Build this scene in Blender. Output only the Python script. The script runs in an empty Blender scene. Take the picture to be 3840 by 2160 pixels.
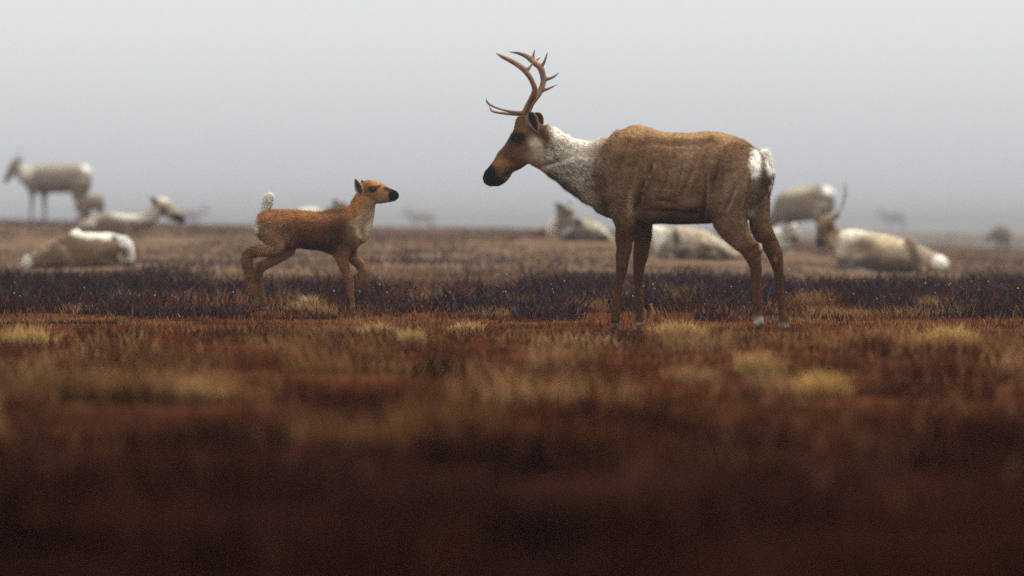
import bpy, bmesh, math, random
import numpy as np
from mathutils import Vector, noise as mnoise

rng = np.random.default_rng(7)
random.seed(7)
scene = bpy.context.scene
COL = scene.collection

# ------------------------------------------------------------------ camera
FPX = 32000.0          # focal length in pixels of the 3840 wide frame (300 mm on 36 mm)
CAM_H = 0.60
HORIZON = 835.0        # row of the true horizon in the 3840x2160 frame
D0 = 47.7              # distance of the cow in metres
cam_d = bpy.data.cameras.new('camera')
cam_d.lens = 300.0
cam_d.sensor_width = 36.0
cam_d.clip_start = 0.5
cam_d.clip_end = 20000.0
cam_d.dof.use_dof = True
cam_d.dof.focus_distance = 51.0
cam_d.dof.aperture_fstop = 3.7
cam = bpy.data.objects.new('camera', cam_d)
COL.objects.link(cam)
cam.location = (0, 0, CAM_H)
cam.rotation_euler = (math.pi / 2 - math.atan((1080 - HORIZON) / FPX), 0, 0)
scene.camera = cam

# ------------------------------------------------------------------ sky and sun
SUN_DIR = Vector((0.45, 0.10, 0.88)).normalized()
sun_el = math.asin(SUN_DIR.z)
sun_rot = math.atan2(SUN_DIR.x, SUN_DIR.y)
world = bpy.data.worlds.new('World')
scene.world = world
world.use_nodes = True
nt = world.node_tree
nt.nodes.clear()
out = nt.nodes.new('ShaderNodeOutputWorld')
bg = nt.nodes.new('ShaderNodeBackground')
sky = nt.nodes.new('ShaderNodeTexSky')
sky.sky_type = 'NISHITA'
sky.sun_disc = False
sky.sun_elevation = sun_el
sky.sun_rotation = sun_rot
sky.dust_density = 4.0
sky.air_density = 1.2
tc = nt.nodes.new('ShaderNodeTexCoord')
sep = nt.nodes.new('ShaderNodeSeparateXYZ')
ramp = nt.nodes.new('ShaderNodeValToRGB')           # overcast layer: grows brighter from horizon to zenith
ramp.color_ramp.elements[0].position = 0.0
ramp.color_ramp.elements[0].color = (5.9, 6.15, 6.5, 1)
ramp.color_ramp.elements[1].position = 1.0
ramp.color_ramp.elements[1].color = (15.5, 15.5, 15.3, 1)
e = ramp.color_ramp.elements.new(0.024)
e.color = (8.35, 8.6, 8.65, 1)
e = ramp.color_ramp.elements.new(0.4)
e.color = (12.5, 12.6, 12.6, 1)
mix = nt.nodes.new('ShaderNodeMix')
mix.data_type = 'RGBA'
mix.inputs['Factor'].default_value = 0.93
nt.links.new(tc.outputs['Generated'], sep.inputs[0])
nt.links.new(sep.outputs['Z'], ramp.inputs[0])
nt.links.new(sky.outputs[0], mix.inputs[6])
nt.links.new(ramp.outputs[0], mix.inputs[7])
nt.links.new(mix.outputs[2], bg.inputs[0])
bg.inputs[1].default_value = 0.1
nt.links.new(bg.outputs[0], out.inputs[0])

sun_d = bpy.data.lights.new('sun', 'SUN')
sun_d.energy = 4.0
sun_d.angle = math.radians(10)
sun_d.color = (1.0, 0.94, 0.84)
sun = bpy.data.objects.new('sun', sun_d)
COL.objects.link(sun)
sun.rotation_euler = SUN_DIR.to_track_quat('Z', 'Y').to_euler()

scene.view_settings.view_transform = 'Standard'
scene.view_settings.look = 'None'
scene.view_settings.exposure = 0.0
scene.view_settings.gamma = 1.0
scene.view_settings.use_curve_mapping = False
scene.cycles.volume_bounces = 1
scene.cycles.max_bounces = 6
scene.cycles.use_denoising = False

# ------------------------------------------------------------------ materials
def vcol_material(name, rough=0.85, translucent=0.0, bump=0.0, bump_scale=200.0, spec=0.2, var=0.0, var_scale=60.0):
    m = bpy.data.materials.new(name)
    m.use_nodes = True
    t = m.node_tree
    p = t.nodes['Principled BSDF']
    a = t.nodes.new('ShaderNodeAttribute')
    a.attribute_name = 'Col'
    col = a.outputs['Color']
    tcn = t.nodes.new('ShaderNodeTexCoord')
    if var > 0:
        n = t.nodes.new('ShaderNodeTexNoise')
        n.inputs['Scale'].default_value = var_scale
        n.inputs['Detail'].default_value = 4
        t.links.new(tcn.outputs['Object'], n.inputs['Vector'])
        mr = t.nodes.new('ShaderNodeMapRange')
        mr.inputs['From Min'].default_value = 0.3
        mr.inputs['From Max'].default_value = 0.7
        mr.inputs['To Min'].default_value = 1 - var
        mr.inputs['To Max'].default_value = 1 + var
        t.links.new(n.outputs['Fac'], mr.inputs['Value'])
        vm = t.nodes.new('ShaderNodeVectorMath')
        vm.operation = 'SCALE'
        t.links.new(col, vm.inputs[0])
        t.links.new(mr.outputs[0], vm.inputs['Scale'])
        col = vm.outputs[0]
    t.links.new(col, p.inputs['Base Color'])
    p.inputs['Roughness'].default_value = rough
    p.inputs['Specular IOR Level'].default_value = spec
    if bump > 0:
        n = t.nodes.new('ShaderNodeTexNoise')
        n.inputs['Scale'].default_value = bump_scale
        n.inputs['Detail'].default_value = 5
        t.links.new(tcn.outputs['Object'], n.inputs['Vector'])
        b = t.nodes.new('ShaderNodeBump')
        b.inputs['Strength'].default_value = bump
        b.inputs['Distance'].default_value = 0.01
        t.links.new(n.outputs['Fac'], b.inputs['Height'])
        t.links.new(b.outputs[0], p.inputs['Normal'])
    if translucent > 0:
        o = t.nodes['Material Output']
        tr = t.nodes.new('ShaderNodeBsdfTranslucent')
        t.links.new(col, tr.inputs['Color'])
        mx = t.nodes.new('ShaderNodeMixShader')
        mx.inputs[0].default_value = translucent
        t.links.new(p.outputs[0], mx.inputs[1])
        t.links.new(tr.outputs[0], mx.inputs[2])
        t.links.new(mx.outputs[0], o.inputs['Surface'])
    return m

M_HIDE = vcol_material('hide', 0.95, 0, 0.5, 90, 0.02, 0.22, 45)
M_FUR = vcol_material('fur', 0.95, 0.22, spec=0.03)
M_BONE = vcol_material('antler_bone', 0.6, 0, 0.4, 60, 0.3, 0.2, 30)
M_HORN = vcol_material('hoof_horn', 0.5, 0, spec=0.3)
M_EYE = vcol_material('eye_gloss', 0.3, 0, spec=0.15)
M_GRASS = vcol_material('dry_sedge', 1.0, 0.25, spec=0.0)
M_SHRUB = vcol_material('dwarf_shrub', 1.0, 0.1, spec=0.0)
M_COTTON = vcol_material('cotton', 0.9, 0.3, spec=0.05)

# ------------------------------------------------------------------ helpers
def link(name, mesh, parent=None, **props):
    o = bpy.data.objects.new(name, mesh)
    COL.objects.link(o)
    if parent is not None:
        o.parent = parent
    for k_, v_ in props.items():
        o[k_] = v_
    return o

def mesh_np(name, V, F, C=None, mat=None, smooth=False):
    """triangle mesh from arrays, colour on points"""
    V = np.asarray(V, np.float32)
    F = np.asarray(F, np.int32)
    me = bpy.data.meshes.new(name)
    nf = F.shape[1]
    me.vertices.add(len(V))
    me.vertices.foreach_set('co', V.ravel())
    me.loops.add(F.size)
    me.loops.foreach_set('vertex_index', F.ravel())
    me.polygons.add(len(F))
    me.polygons.foreach_set('loop_start', np.arange(0, F.size, nf, dtype=np.int32))
    me.polygons.foreach_set('use_smooth', np.full(len(F), smooth, dtype=bool))
    me.update(calc_edges=True)
    if C is not None:
        put_col(me, C)
    if mat:
        me.materials.append(mat)
    return me

def put_col(me, C):
    at = me.color_attributes.get('Col') or me.color_attributes.new('Col', 'FLOAT_COLOR', 'POINT')
    C = np.asarray(C, np.float32)
    if C.ndim == 1:
        C = np.tile(C, (len(me.vertices), 1))
    C4 = np.concatenate([C[:, :3], np.ones((len(C), 1), np.float32)], 1)
    at.data.foreach_set('color', np.ascontiguousarray(C4).ravel())

def verts_np(me):
    a = np.empty(len(me.vertices) * 3, np.float32)
    me.vertices.foreach_get('co', a)
    return a.reshape(-1, 3).astype(np.float64)

def vnoise(x, y, seed=0):
    """2-D value noise 0..1"""
    r = np.random.default_rng(1000 + seed)
    lat = r.random((257, 257))
    xi = np.floor(x); yi = np.floor(y)
    fx = x - xi; fy = y - yi
    fx = fx * fx * (3 - 2 * fx); fy = fy * fy * (3 - 2 * fy)
    a = xi.astype(np.int64) % 256; b = yi.astype(np.int64) % 256
    return (lat[a, b] * (1 - fx) * (1 - fy) + lat[a + 1, b] * fx * (1 - fy)
            + lat[a, b + 1] * (1 - fx) * fy + lat[a + 1, b + 1] * fx * fy)

def fnoise(x, y, seed=0, octs=3):
    s = 0; amp = 0.5; tot = 0
    for i in range(octs):
        s = s + amp * vnoise(x * 2 ** i + 17.3 * i, y * 2 ** i + 5.1 * i, seed + i)
        tot += amp
        amp *= 0.5
    return s / tot

def sstep(a, b, x):
    t = np.clip((x - a) / (b - a), 0, 1)
    return t * t * (3 - 2 * t)

# ------------------------------------------------------------------ terrain
PX = np.array([-1500, 0, 640, 1280, 1920, 2560, 3200, 3840, 5300], float)
RR = np.array([0.05, 0.5, 0.95, 1.05, 1.15, 1.5, 2.0, 2.4, 3.2, 4.0, 7.0, 10.0, 14.0, 30.0, 140.0])
TZ = np.array([
    [0] * 9, [0] * 9,
    [0] * 9,
    [0.01, 0.01, 0.01, 0.01, 0.0, 0, 0, 0.0, 0.0],
    [0.02, 0.02, 0.02, 0.02, 0.01, 0.0, 0.0, 0.0, 0.0],
    [0.06, 0.06, 0.05, 0.05, 0.05, 0.04, 0.0, 0.0, 0.0],
    [0.20, 0.18, 0.24, 0.20, 0.22, 0.19, 0.06, 0.02, 0.0],
    [0.45, 0.42, 0.40, 0.34, 0.36, 0.34, 0.13, 0.03, 0.0],
    [0.68, 0.64, 0.55, 0.46, 0.44, 0.40, 0.14, 0.02, 0.0],
    [0.68, 0.60, 0.52, 0.42, 0.40, 0.30, 0.08, 0.00, 0.0],
    [0.40, 0.36, 0.34, 0.26, 0.24, 0.24, 0.18, 0.10, 0.1],
    [0.2, 0.2, 0.2, 0.1, 0.1, 0.1, 0.28, 0.2, 0.1],
    [-2.5] * 9, [-9.0] * 9, [-9.0] * 9])
_LR = np.linspace(math.log(0.05), math.log(140), 500)
_PXF = np.linspace(-1500, 5300, 200)
_tmp = np.array([np.interp(_LR, np.log(RR), TZ[:, j]) for j in range(len(PX))]).T
_TF = np.array([np.interp(_PXF, PX, _tmp[i]) for i in range(len(_LR))])
def _blur(a, n, ax):
    k = np.ones(n) / n
    pad = [(0, 0), (0, 0)]
    pad[ax] = (n // 2, n // 2)
    b = np.pad(a, pad, mode='edge')
    return np.apply_along_axis(lambda v: np.convolve(v, k, 'valid'), ax, b)
for _ in range(2):
    _TF = _blur(_blur(_TF, 7, 0), 13, 1)

def terrain(x, y):
    x = np.asarray(x, float); y = np.asarray(y, float)
    yy = np.maximum(y, 2.5)
    lr = np.clip((np.log(yy / D0) - _LR[0]) / (_LR[1] - _LR[0]), 0, 498.999)
    pf = np.clip((1920 + x / yy * FPX + 1500) / (_PXF[1] - _PXF[0]), 0, 198.999)
    i = lr.astype(int); j = pf.astype(int)
    fi = lr - i; fj = pf - j
    z = (_TF[i, j] * (1 - fi) * (1 - fj) + _TF[i + 1, j] * fi * (1 - fj)
         + _TF[i, j + 1] * (1 - fi) * fj + _TF[i + 1, j + 1] * fi * fj)
    amp = (0.035 + 0.05 * (1 - sstep(30, 46, y))) * (1 - 0.75 * np.exp(-((y - 50) / 7.0) ** 2)) * np.where(y < 6, 0.3, 1)
    hum = (fnoise(x / 1.3 + 40, y / 2.2 + 90, 3, 3) - 0.5) * 2 * amp
    far = (fnoise(x / 9.0 + 10, y / 22.0 + 30, 9, 2) - 0.5) * 0.10 * sstep(55, 130, y)
    return z + hum + far

def proj(x, y, z):
    return 1920 + x / y * FPX, HORIZON + (CAM_H - z) / y * FPX

def hit_ground(px, py, lo=20.0, hi=900.0):
    """distance at which the sight line through a contact point first meets the terrain"""
    d = np.linspace(lo, hi, 9000)
    x = (px - 1920) / FPX * d
    z = CAM_H - (py - HORIZON) / FPX * d
    below = np.nonzero(terrain(x, d) >= z)[0]
    return float(d[below[0]]) if len(below) else hi

gv, gu = 640, 360
ys = np.concatenate([np.linspace(-60, 5, 14)[:-1], np.exp(np.linspace(math.log(5), math.log(6000), gv - 13))])
us = np.linspace(-1, 1, gu)
us = 0.25 * us + 0.75 * us ** 5
Y, U = np.meshgrid(ys, us, indexing='ij')
X = U * (26 + 0.5 * np.maximum(Y, 0))
Z = terrain(X, Y)
idx = np.arange(Y.size).reshape(Y.shape)
F = np.stack([idx[:-1, :-1], idx[:-1, 1:], idx[1:, 1:], idx[1:, :-1]], -1).reshape(-1, 4)

def ground_tone(x, y):
    """albedo of the tundra mat: plant belts, with painted near darkening and far haze"""
    n1 = fnoise(x / 2.0, y / 4.0, 21, 3)
    n2 = fnoise(x / 0.6, y / 1.2, 31, 2)
    yy = y + (n1 - 0.5) * 12
    near_dark = np.array([0.010, 0.003, 0.002])  # darkening towards the lens, painted into the ground colour
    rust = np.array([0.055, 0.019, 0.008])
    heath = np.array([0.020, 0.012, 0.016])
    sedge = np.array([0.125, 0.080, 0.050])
    pale = np.array([0.175, 0.157, 0.14])  # painted haze: far ground lightened towards the fog tone
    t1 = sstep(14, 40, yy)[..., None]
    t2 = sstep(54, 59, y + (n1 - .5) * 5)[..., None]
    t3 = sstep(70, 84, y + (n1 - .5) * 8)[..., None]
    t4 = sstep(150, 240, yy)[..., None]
    c = near_dark * (1 - t1) + rust * t1
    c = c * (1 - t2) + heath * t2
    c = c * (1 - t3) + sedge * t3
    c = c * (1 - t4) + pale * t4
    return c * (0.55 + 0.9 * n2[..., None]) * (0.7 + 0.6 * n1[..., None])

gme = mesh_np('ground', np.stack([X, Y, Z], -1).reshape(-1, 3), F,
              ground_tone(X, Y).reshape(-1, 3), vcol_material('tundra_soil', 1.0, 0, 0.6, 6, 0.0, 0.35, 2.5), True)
link('ground', gme, kind='structure')

# ------------------------------------------------------------------ fog bank
hz = bpy.data.meshes.new('haze')
bm = bmesh.new()
bmesh.ops.create_cube(bm, size=1.0)
for v in bm.verts:
    v.co = Vector((v.co.x * 6700, v.co.y * 6500 + 3150, (v.co.z + 0.5) * 14.6 - 11.6))
bm.to_mesh(hz); bm.free()
hm = bpy.data.materials.new('fog_air')
hm.use_nodes = True
hm.node_tree.nodes.clear()
ho = hm.node_tree.nodes.new('ShaderNodeOutputMaterial')
hv = hm.node_tree.nodes.new('ShaderNodeVolumePrincipled')
hv.inputs['Color'].default_value = (0.365, 0.380, 0.407, 1)
hv.inputs['Density'].default_value = 0.0009
hv.inputs['Anisotropy'].default_value = 0.2
hm.node_tree.links.new(hv.outputs[0], ho.inputs['Volume'])
hz.materials.append(hm)
link('haze', hz, kind='stuff')

# ------------------------------------------------------------------ vegetation
def blades(name, P, h, w, lean, C, mat, tipc=1.25, basec=0.7):
    n = len(P)
    az = rng.random(n) * 2 * np.pi
    wd = np.stack([np.cos(az), np.sin(az), np.zeros(n)], 1)
    la = rng.random(n) * 2 * np.pi
    ld = np.stack([np.cos(la), np.sin(la), np.zeros(n)], 1) * (lean * h)[:, None]
    up = np.zeros((n, 3)); up[:, 2] = h
    b0 = P - wd * w[:, None] / 2; b1 = P + wd * w[:, None] / 2
    mid = P + up * 0.55 + ld * 0.35
    m0 = mid - wd * w[:, None] * 0.38; m1 = mid + wd * w[:, None] * 0.38
    tip = P + up + ld
    V = np.stack([b0, b1, m0, m1, tip], 1).reshape(-1, 3)
    k = np.arange(n)[:, None] * 5
    Fc = np.concatenate([k + np.array([[0, 1, 3]]), k + np.array([[0, 3, 2]]), k + np.array([[2, 3, 4]])], 0)
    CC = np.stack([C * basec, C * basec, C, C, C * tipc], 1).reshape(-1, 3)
    return mesh_np(name, V, Fc, CC, mat)

def scatter(n, y0, y1, power=1.0, margin=2.6):
    """random ground points in the strip of land in front of the lens"""
    y = y0 + (y1 - y0) * rng.random(n) ** power
    x = (rng.random(n) * 2 - 1) * (0.0625 * y + margin)
    return x, y

STRAW = np.array([0.29, 0.165, 0.070])
TAN = np.array([0.21, 0.10, 0.036])
RUST = np.array([0.105, 0.030, 0.011])
DARK = np.array([0.022, 0.005, 0.003])
PLUM = np.array([0.026, 0.016, 0.021])
DULL = np.array([0.175, 0.113, 0.070])

def pick(n, table, weights):
    t = np.array(table)
    i = rng.choice(len(t), n, p=np.array(weights) / sum(weights))
    return t[i] * (0.7 + 0.6 * rng.random(n))[:, None]

def near_sedge():
    # single blades
    n = 120000
    x, y = scatter(n, 8, 80, 0.8)
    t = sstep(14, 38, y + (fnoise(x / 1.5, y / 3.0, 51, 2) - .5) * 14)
    cn = pick(n, [DARK, RUST * .7, DARK * 0.5], [3, .7, 4])  # blades near the lens painted darker, following the ground darkening
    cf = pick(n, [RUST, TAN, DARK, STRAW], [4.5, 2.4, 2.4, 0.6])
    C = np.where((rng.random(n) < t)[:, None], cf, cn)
    patch = fnoise(x / 0.9, y / 2.2, 61, 2)
    C = C * (0.35 + 1.2 * patch)[:, None]
    h = (0.02 + 0.05 * rng.random(n)) * (0.5 + 0.9 * patch)
    h *= 1 - 0.45 * np.exp(-((y - 49) / 5) ** 2)
    P1 = (x, y, h, 0.004 + 0.004 * rng.random(n), C)
    # tufts
    nc = 620
    cx, cy = scatter(nc, 9, 62, 0.8)
    per = 150
    rad = 0.06 + 0.16 * rng.random(nc)
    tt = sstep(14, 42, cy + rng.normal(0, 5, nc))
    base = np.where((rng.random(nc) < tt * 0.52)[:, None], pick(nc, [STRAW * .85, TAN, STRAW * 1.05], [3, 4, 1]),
                    pick(nc, [RUST, DARK, RUST * 0.6], [2, 3, 2]) * (0.4 + 0.6 * sstep(12, 32, cy))[:, None])  # tufts also painted darker towards the lens
    ii = np.repeat(np.arange(nc), per)
    m = len(ii)
    rr = rad[ii] * np.sqrt(rng.random(m)); aa = rng.random(m) * 2 * np.pi
    x2 = cx[ii] + rr * np.cos(aa) * 1.5; y2 = cy[ii] + rr * np.sin(aa)
    h2 = (0.05 + 0.09 * rng.random(m)) * (0.7 + 0.5 * rng.random(nc))[ii]
    h2 *= 1 - 0.72 * np.exp(-((y2 - 49) / 6) ** 2)
    C2 = base[ii] * (0.7 + 0.6 * rng.random(m))[:, None]
    x = np.concatenate([x, x2]); y = np.concatenate([y, y2])
    h = np.concatenate([h, h2]); w = np.concatenate([P1[3], 0.003 + 0.003 * rng.random(m)])
    C = np.concatenate([C, C2])
    P = np.stack([x, y, terrain(x, y) - 0.005], 1)
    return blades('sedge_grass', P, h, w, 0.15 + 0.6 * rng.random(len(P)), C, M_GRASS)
o = link('sedge_grass', near_sedge(), kind='stuff')
o['label'] = 'rust and straw coloured dry sedge covering the near ground'

LYING = [(430, 893, 330), (280, 1003, 260), (2180, 905, 200), (2028, 890, 60), (2600, 975, 230), (2930, 948, 110), (3300, 1020, 300), (3750, 940, 90), (1180, 905, 150), (1180, 1178, 190)]
def trampled(x, y):
    f = np.ones(len(x))
    for px, py, hw in LYING:
        d = hit_ground(px, py)
        x0 = (px - 1920) / FPX * d
        a = np.clip(np.abs(x - x0) / (hw / FPX * d), 0, 2)
        f *= 1 - 0.8 * (1 - sstep(0.95, 1.25, a)) * sstep(d - 16, d - 6, y) * (1 - sstep(d + 1, d + 3, y))
    return f

def heath_belt():
    n = 150000
    x, y = scatter(n, 52, 98, 1.25)
    e = fnoise(x / 1.6, y / 6.0, 71, 3)
    keep = (y > 53.6 + (e - .5) * 7 + (fnoise(x / 2.6, y / 30.0, 78, 2) - .5) * 9) & (rng.random(n) < 1 - sstep(60, 88, y + (e - .5) * 36)) & (fnoise(x / 0.7, y / 2.4, 75, 2) > 0.34 + 0.14 * rng.random(n)) & (fnoise(x / 2.2, y / 7.0, 77, 2) > 0.30 + 0.12 * rng.random(n))
    x, y, e = x[keep], y[keep], e[keep]
    m = len(x)
    C = pick(m, [PLUM, PLUM * 0.6, DARK, RUST * 0.7, np.array([.05, .04, .05])], [5, 4, 2.5, 1.2, 1])
    clump = fnoise(x / 0.35, y / 0.9, 81, 2)
    h = (0.05 + 0.15 * rng.random(m)) * (0.35 + 1.2 * clump) * (0.55 + 0.45 * sstep(54, 60, y)) * trampled(x, y)
    P = np.stack([x, y, terrain(x, y) - 0.005], 1)
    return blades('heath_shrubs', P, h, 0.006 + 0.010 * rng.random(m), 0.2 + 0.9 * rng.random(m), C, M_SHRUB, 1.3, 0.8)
o = link('heath_shrubs', heath_belt(), kind='stuff')
o['label'] = 'dark plum coloured dwarf heath in a belt behind the two deer'

def far_sedge():
    n = 150000
    x, y = scatter(n, 64, 330, 1.5, 3.0)
    e = fnoise(x / 2.6, y / 9.0, 91, 3)
    keep = rng.random(n) < sstep(66, 84, y + (e - .5) * 20)
    x, y, e = x[keep], y[keep], e[keep]
    m = len(x)
    C = pick(m, [DULL, DULL * 0.55, np.array([.17, .095, .055]), PLUM * 1.6], [5, 3, 2, 1.8])
    pn = fnoise(x / 1.8, y / 8.0, 101, 3)
    lush = sstep(0.36, 0.60, pn)[:, None]
    C = C * (0.55 + 0.9 * pn)[:, None] * lush + (PLUM * 2.2) * (1 - lush)
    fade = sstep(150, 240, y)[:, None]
    C = C * (1 - fade) + np.array([0.175, 0.157, 0.14]) * fade  # haze painted into the colour of the far blades
    h = (0.03 + 0.05 * rng.random(m)) * (0.4 + 1.1 * pn) * trampled(x, y)
    P = np.stack([x, y, terrain(x, y) - 0.005], 1)
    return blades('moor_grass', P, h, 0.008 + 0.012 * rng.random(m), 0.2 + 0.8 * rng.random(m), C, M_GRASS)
o = link('moor_grass', far_sedge(), kind='stuff')
o['label'] = 'dull brown grass over the rise where the herd rests'

def cotton_heads():
    n = 330
    x, y = scatter(n, 52, 84, 1.1, 1.5)
    pn = fnoise(x / 1.2, y / 5, 111, 2)
    k = pn > 0.42
    x, y = x[k], y[k]
    V = []; Fc = []; Cc = []
    for i in range(len(x)):
        z0 = float(terrain(x[i], y[i]))
        hh = 0.10 + 0.12 * random.random()
        dx, dy = random.uniform(-.03, .03), random.uniform(-.03, .03)
        b = len(V)
        V += [(x[i] - .0015, y[i], z0), (x[i] + .0015, y[i], z0), (x[i] + dx, y[i] + dy, z0 + hh)]
        Cc += [(.1, .06, .03)] * 3
        Fc.append((b, b + 1, b + 2))
        r = random.uniform(0.0025, 0.006)
        b = len(V)
        c = np.array([x[i] + dx, y[i] + dy, z0 + hh])
        for q in ((r, 0, 0), (-r, 0, 0), (0, r, 0), (0, -r, 0), (0, 0, r * 1.5), (0, 0, -r)):
            V.append(tuple(c + np.array(q) * random.uniform(.7, 1.3)))
            g = random.uniform(.25, .6)
            Cc.append((g, g * .95, g * .88))
        for f in ((0, 2, 4), (2, 1, 4), (1, 3, 4), (3, 0, 4), (2, 0, 5), (1, 2, 5), (3, 1, 5), (0, 3, 5)):
            Fc.append(tuple(b + q for q in f))
    return mesh_np('cotton_grass', V, Fc, np.array(Cc), M_COTTON)
o = link('cotton_grass', cotton_heads(), kind='stuff')
o['label'] = 'tiny white cotton grass heads dotting the dark heath'

def tussock(px, py, wpx, hpx, label, tone, d=None, n=420):
    d = d or hit_ground(px, py, 8)
    k = FPX / d
    x0 = (px - 1920) / k
    R = wpx / k / 2; H = hpx / k
    rr = np.sqrt(rng.random(n)); aa = rng.random(n) * 2 * np.pi
    x = x0 + R * rr * np.cos(aa); y = d + R * 0.8 * rr * np.sin(aa)
    h = H * (0.45 + 0.6 * rng.random(n)) * (1 - 0.45 * rr ** 2)
    C = np.array(tone) * (0.65 + 0.7 * rng.random(n))[:, None]
    z0 = float(terrain(x0, d))
    P = np.stack([x - x0, y - d, terrain(x, y) - 0.006 - z0], 1)
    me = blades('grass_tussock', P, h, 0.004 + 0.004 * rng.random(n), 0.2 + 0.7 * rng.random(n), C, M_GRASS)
    o = link('grass_tussock', me, label=label, category='grass tussock', group='pale grass tussocks on the near ground')
    o.location = (x0, d, z0)
TUS = [
    (97, 1300, 260, 110, 'broad straw tussock at the left edge of the near ground', (.40, .25, .09)),
    (1416, 1262, 150, 70, 'straw tussock just below the front hooves of the fawn', (.42, .29, .12)),
    (1551, 1310, 70, 110, 'narrow pale tussock standing between fawn and cow', (.40, .27, .11)),
    (1755, 1250, 150, 60, 'low golden tussock left of the front hooves of the cow', (.40, .25, .10)),
    (2540, 1262, 230, 80, 'wide golden tussock between front and hind legs of the cow', (.42, .27, .10)),
    (3560, 1295, 240, 100, 'broad golden tussock far right, beyond the tail of the cow', (.44, .28, .10)),
    (2830, 1410, 150, 120, 'upright straw tussock below the hind hooves of the cow', (.36, .22, .08)),
    (3090, 1490, 210, 140, 'big golden tussock low at right, nearest of the bright ones', (.40, .24, .08)),
    (745, 1500, 220, 110, 'broad brown tussock low at left, nearest on that side', (.30, .18, .07)),
    (1158, 1165, 70, 75, 'small buff tussock standing between the legs of the fawn', (.40, .27, .15)),
]
for t_ in TUS:
    tussock(*t_)

# ------------------------------------------------------------------ animals
class Beast:
    """maps a traced outline to metres: heading s (+1 right, -1 left), yaw (head turned away), lateral offset b"""
    def __init__(self, px, py, d, s, yaw):
        self.px, self.d = px, d
        self.k = FPX / d
        self.s, self.yaw = s, math.radians(yaw)
        c, sn = math.cos(self.yaw), math.sin(self.yaw)
        self.H = np.array([s * c, sn, 0.0])
        self.L = np.array([s * sn, -c, 0.0])
        self.x0 = (px - 1920) / self.k
        self.z0 = float(terrain(self.x0, d))
        self.py = HORIZON + (CAM_H - self.z0) * self.k
        self.V = []; self.F = []
        self.off = 0.0

    def pt(self, T, x, y, b=0.0):
        X = (T[0] + x / T[2] - self.px) / self.k
        Z = (self.py - (T[1] + y / T[2])) / self.k
        b = b / T[2] / self.k
        c, sn = math.cos(self.yaw), math.sin(self.yaw)
        a = (X - b * self.s * sn) / (self.s * c)
        return np.array([X, a * sn - b * c, Z])

    def img(self, P):
        return self.px + P[:, 0] * self.k, self.py - P[:, 2] * self.k

    def loft(self, T, secs, upright=False, n=18, sub=4, into=None):
        """secs: (x, y, h, w, b) in crop pixels"""
        V, F = (self.V, self.F) if into is None else into
        u = 1.0 / T[2] / self.k
        pts = np.array([self.pt(T, q[0], q[1], q[4]) for q in secs])
        hw = np.array([[q[2] * u, q[3] * u] for q in secs])
        P = []; R = []
        m = len(pts)
        for i in range(m - 1):
            p0, p1, p2, p3 = pts[max(i - 1, 0)], pts[i], pts[i + 1], pts[min(i + 2, m - 1)]
            h0, h1, h2, h3 = hw[max(i - 1, 0)], hw[i], hw[i + 1], hw[min(i + 2, m - 1)]
            for j in range(sub):
                t = j / sub
                cr = lambda a, b, c, d: 0.5 * (2 * b + (c - a) * t + (2 * a - 5 * b + 4 * c - d) * t * t + (3 * b - a - 3 * c + d) * t ** 3)
                P.append(cr(p0, p1, p2, p3)); R.append(np.maximum(cr(h0, h1, h2, h3), 0.001))
        P.append(pts[-1]); R.append(hw[-1])
        P = np.array(P); R = np.array(R)
        base = len(V)
        N = len(P)
        for i in range(N):
            if upright:
                t = self.H
            else:
                t = P[min(i + 1, N - 1)] - P[max(i - 1, 0)]
                t = t / (np.linalg.norm(t) + 1e-9)
            uu = self.L - t * np.dot(self.L, t)
            uu /= np.linalg.norm(uu) + 1e-9
            vv = np.cross(t, uu)
            for q in range(n):
                a = 2 * math.pi * q / n
                V.append(P[i] + uu * R[i, 1] * math.cos(a) + vv * R[i, 0] * math.sin(a))
        for i in range(N - 1):
            for q in range(n):
                a = base + i * n + q; b_ = base + i * n + (q + 1) % n
                F.append((a, b_, b_ + n, a + n))
        for i, sgn in ((0, -1), (N - 1, 1)):
            cidx = len(V)
            t = P[min(i + 1, N - 1)] - P[max(i - 1, 0)]
            t = t / (np.linalg.norm(t) + 1e-9)
            V.append(P[i] + t * sgn * min(R[i]) * 0.5)
            for q in range(n):
                a = base + i * n + q; b_ = base + i * n + (q + 1) % n
                F.append((cidx, b_, a) if sgn < 0 else (cidx, a, b_))

    def torso(self, T, secs):
        self.loft(T, [(q[0], (q[1] + q[2]) / 2, (q[2] - q[1]) / 2, q[3] if len(q) > 3 else (q[2] - q[1]) * 0.36,
                       q[4] if len(q) > 4 else 0) for q in secs], upright=True, n=24)

    def limb(self, T, secs, b, flat=0.8):
        self.loft(T, [(q[0], q[1], q[2], q[3] if len(q) > 3 else q[2] * flat, q[4] if len(q) > 4 else b) for q in secs])

def solid(name, V, F, voxel, smooth_it, mat, factor=0.5):
    me = bpy.data.meshes.new(name + '_raw')
    me.from_pydata([tuple(v) for v in V], [], F)
    bm = bmesh.new(); bm.from_mesh(me)
    bmesh.ops.recalc_face_normals(bm, faces=bm.faces)
    bm.to_mesh(me); bm.free()
    o = bpy.data.objects.new(name, me)
    COL.objects.link(o)
    r = o.modifiers.new('r', 'REMESH'); r.mode = 'VOXEL'; r.voxel_size = voxel
    if smooth_it:
        s = o.modifiers.new('s', 'SMOOTH'); s.iterations = smooth_it; s.factor = factor
    dg = bpy.context.evaluated_depsgraph_get()
    me2 = bpy.data.meshes.new_from_object(o.evaluated_get(dg))
    bpy.data.objects.remove(o)
    bpy.data.meshes.remove(me)
    me2.name = name
    me2.polygons.foreach_set('use_smooth', np.ones(len(me2.polygons), bool))
    me2.materials.clear()
    me2.materials.append(mat)
    return me2

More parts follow.
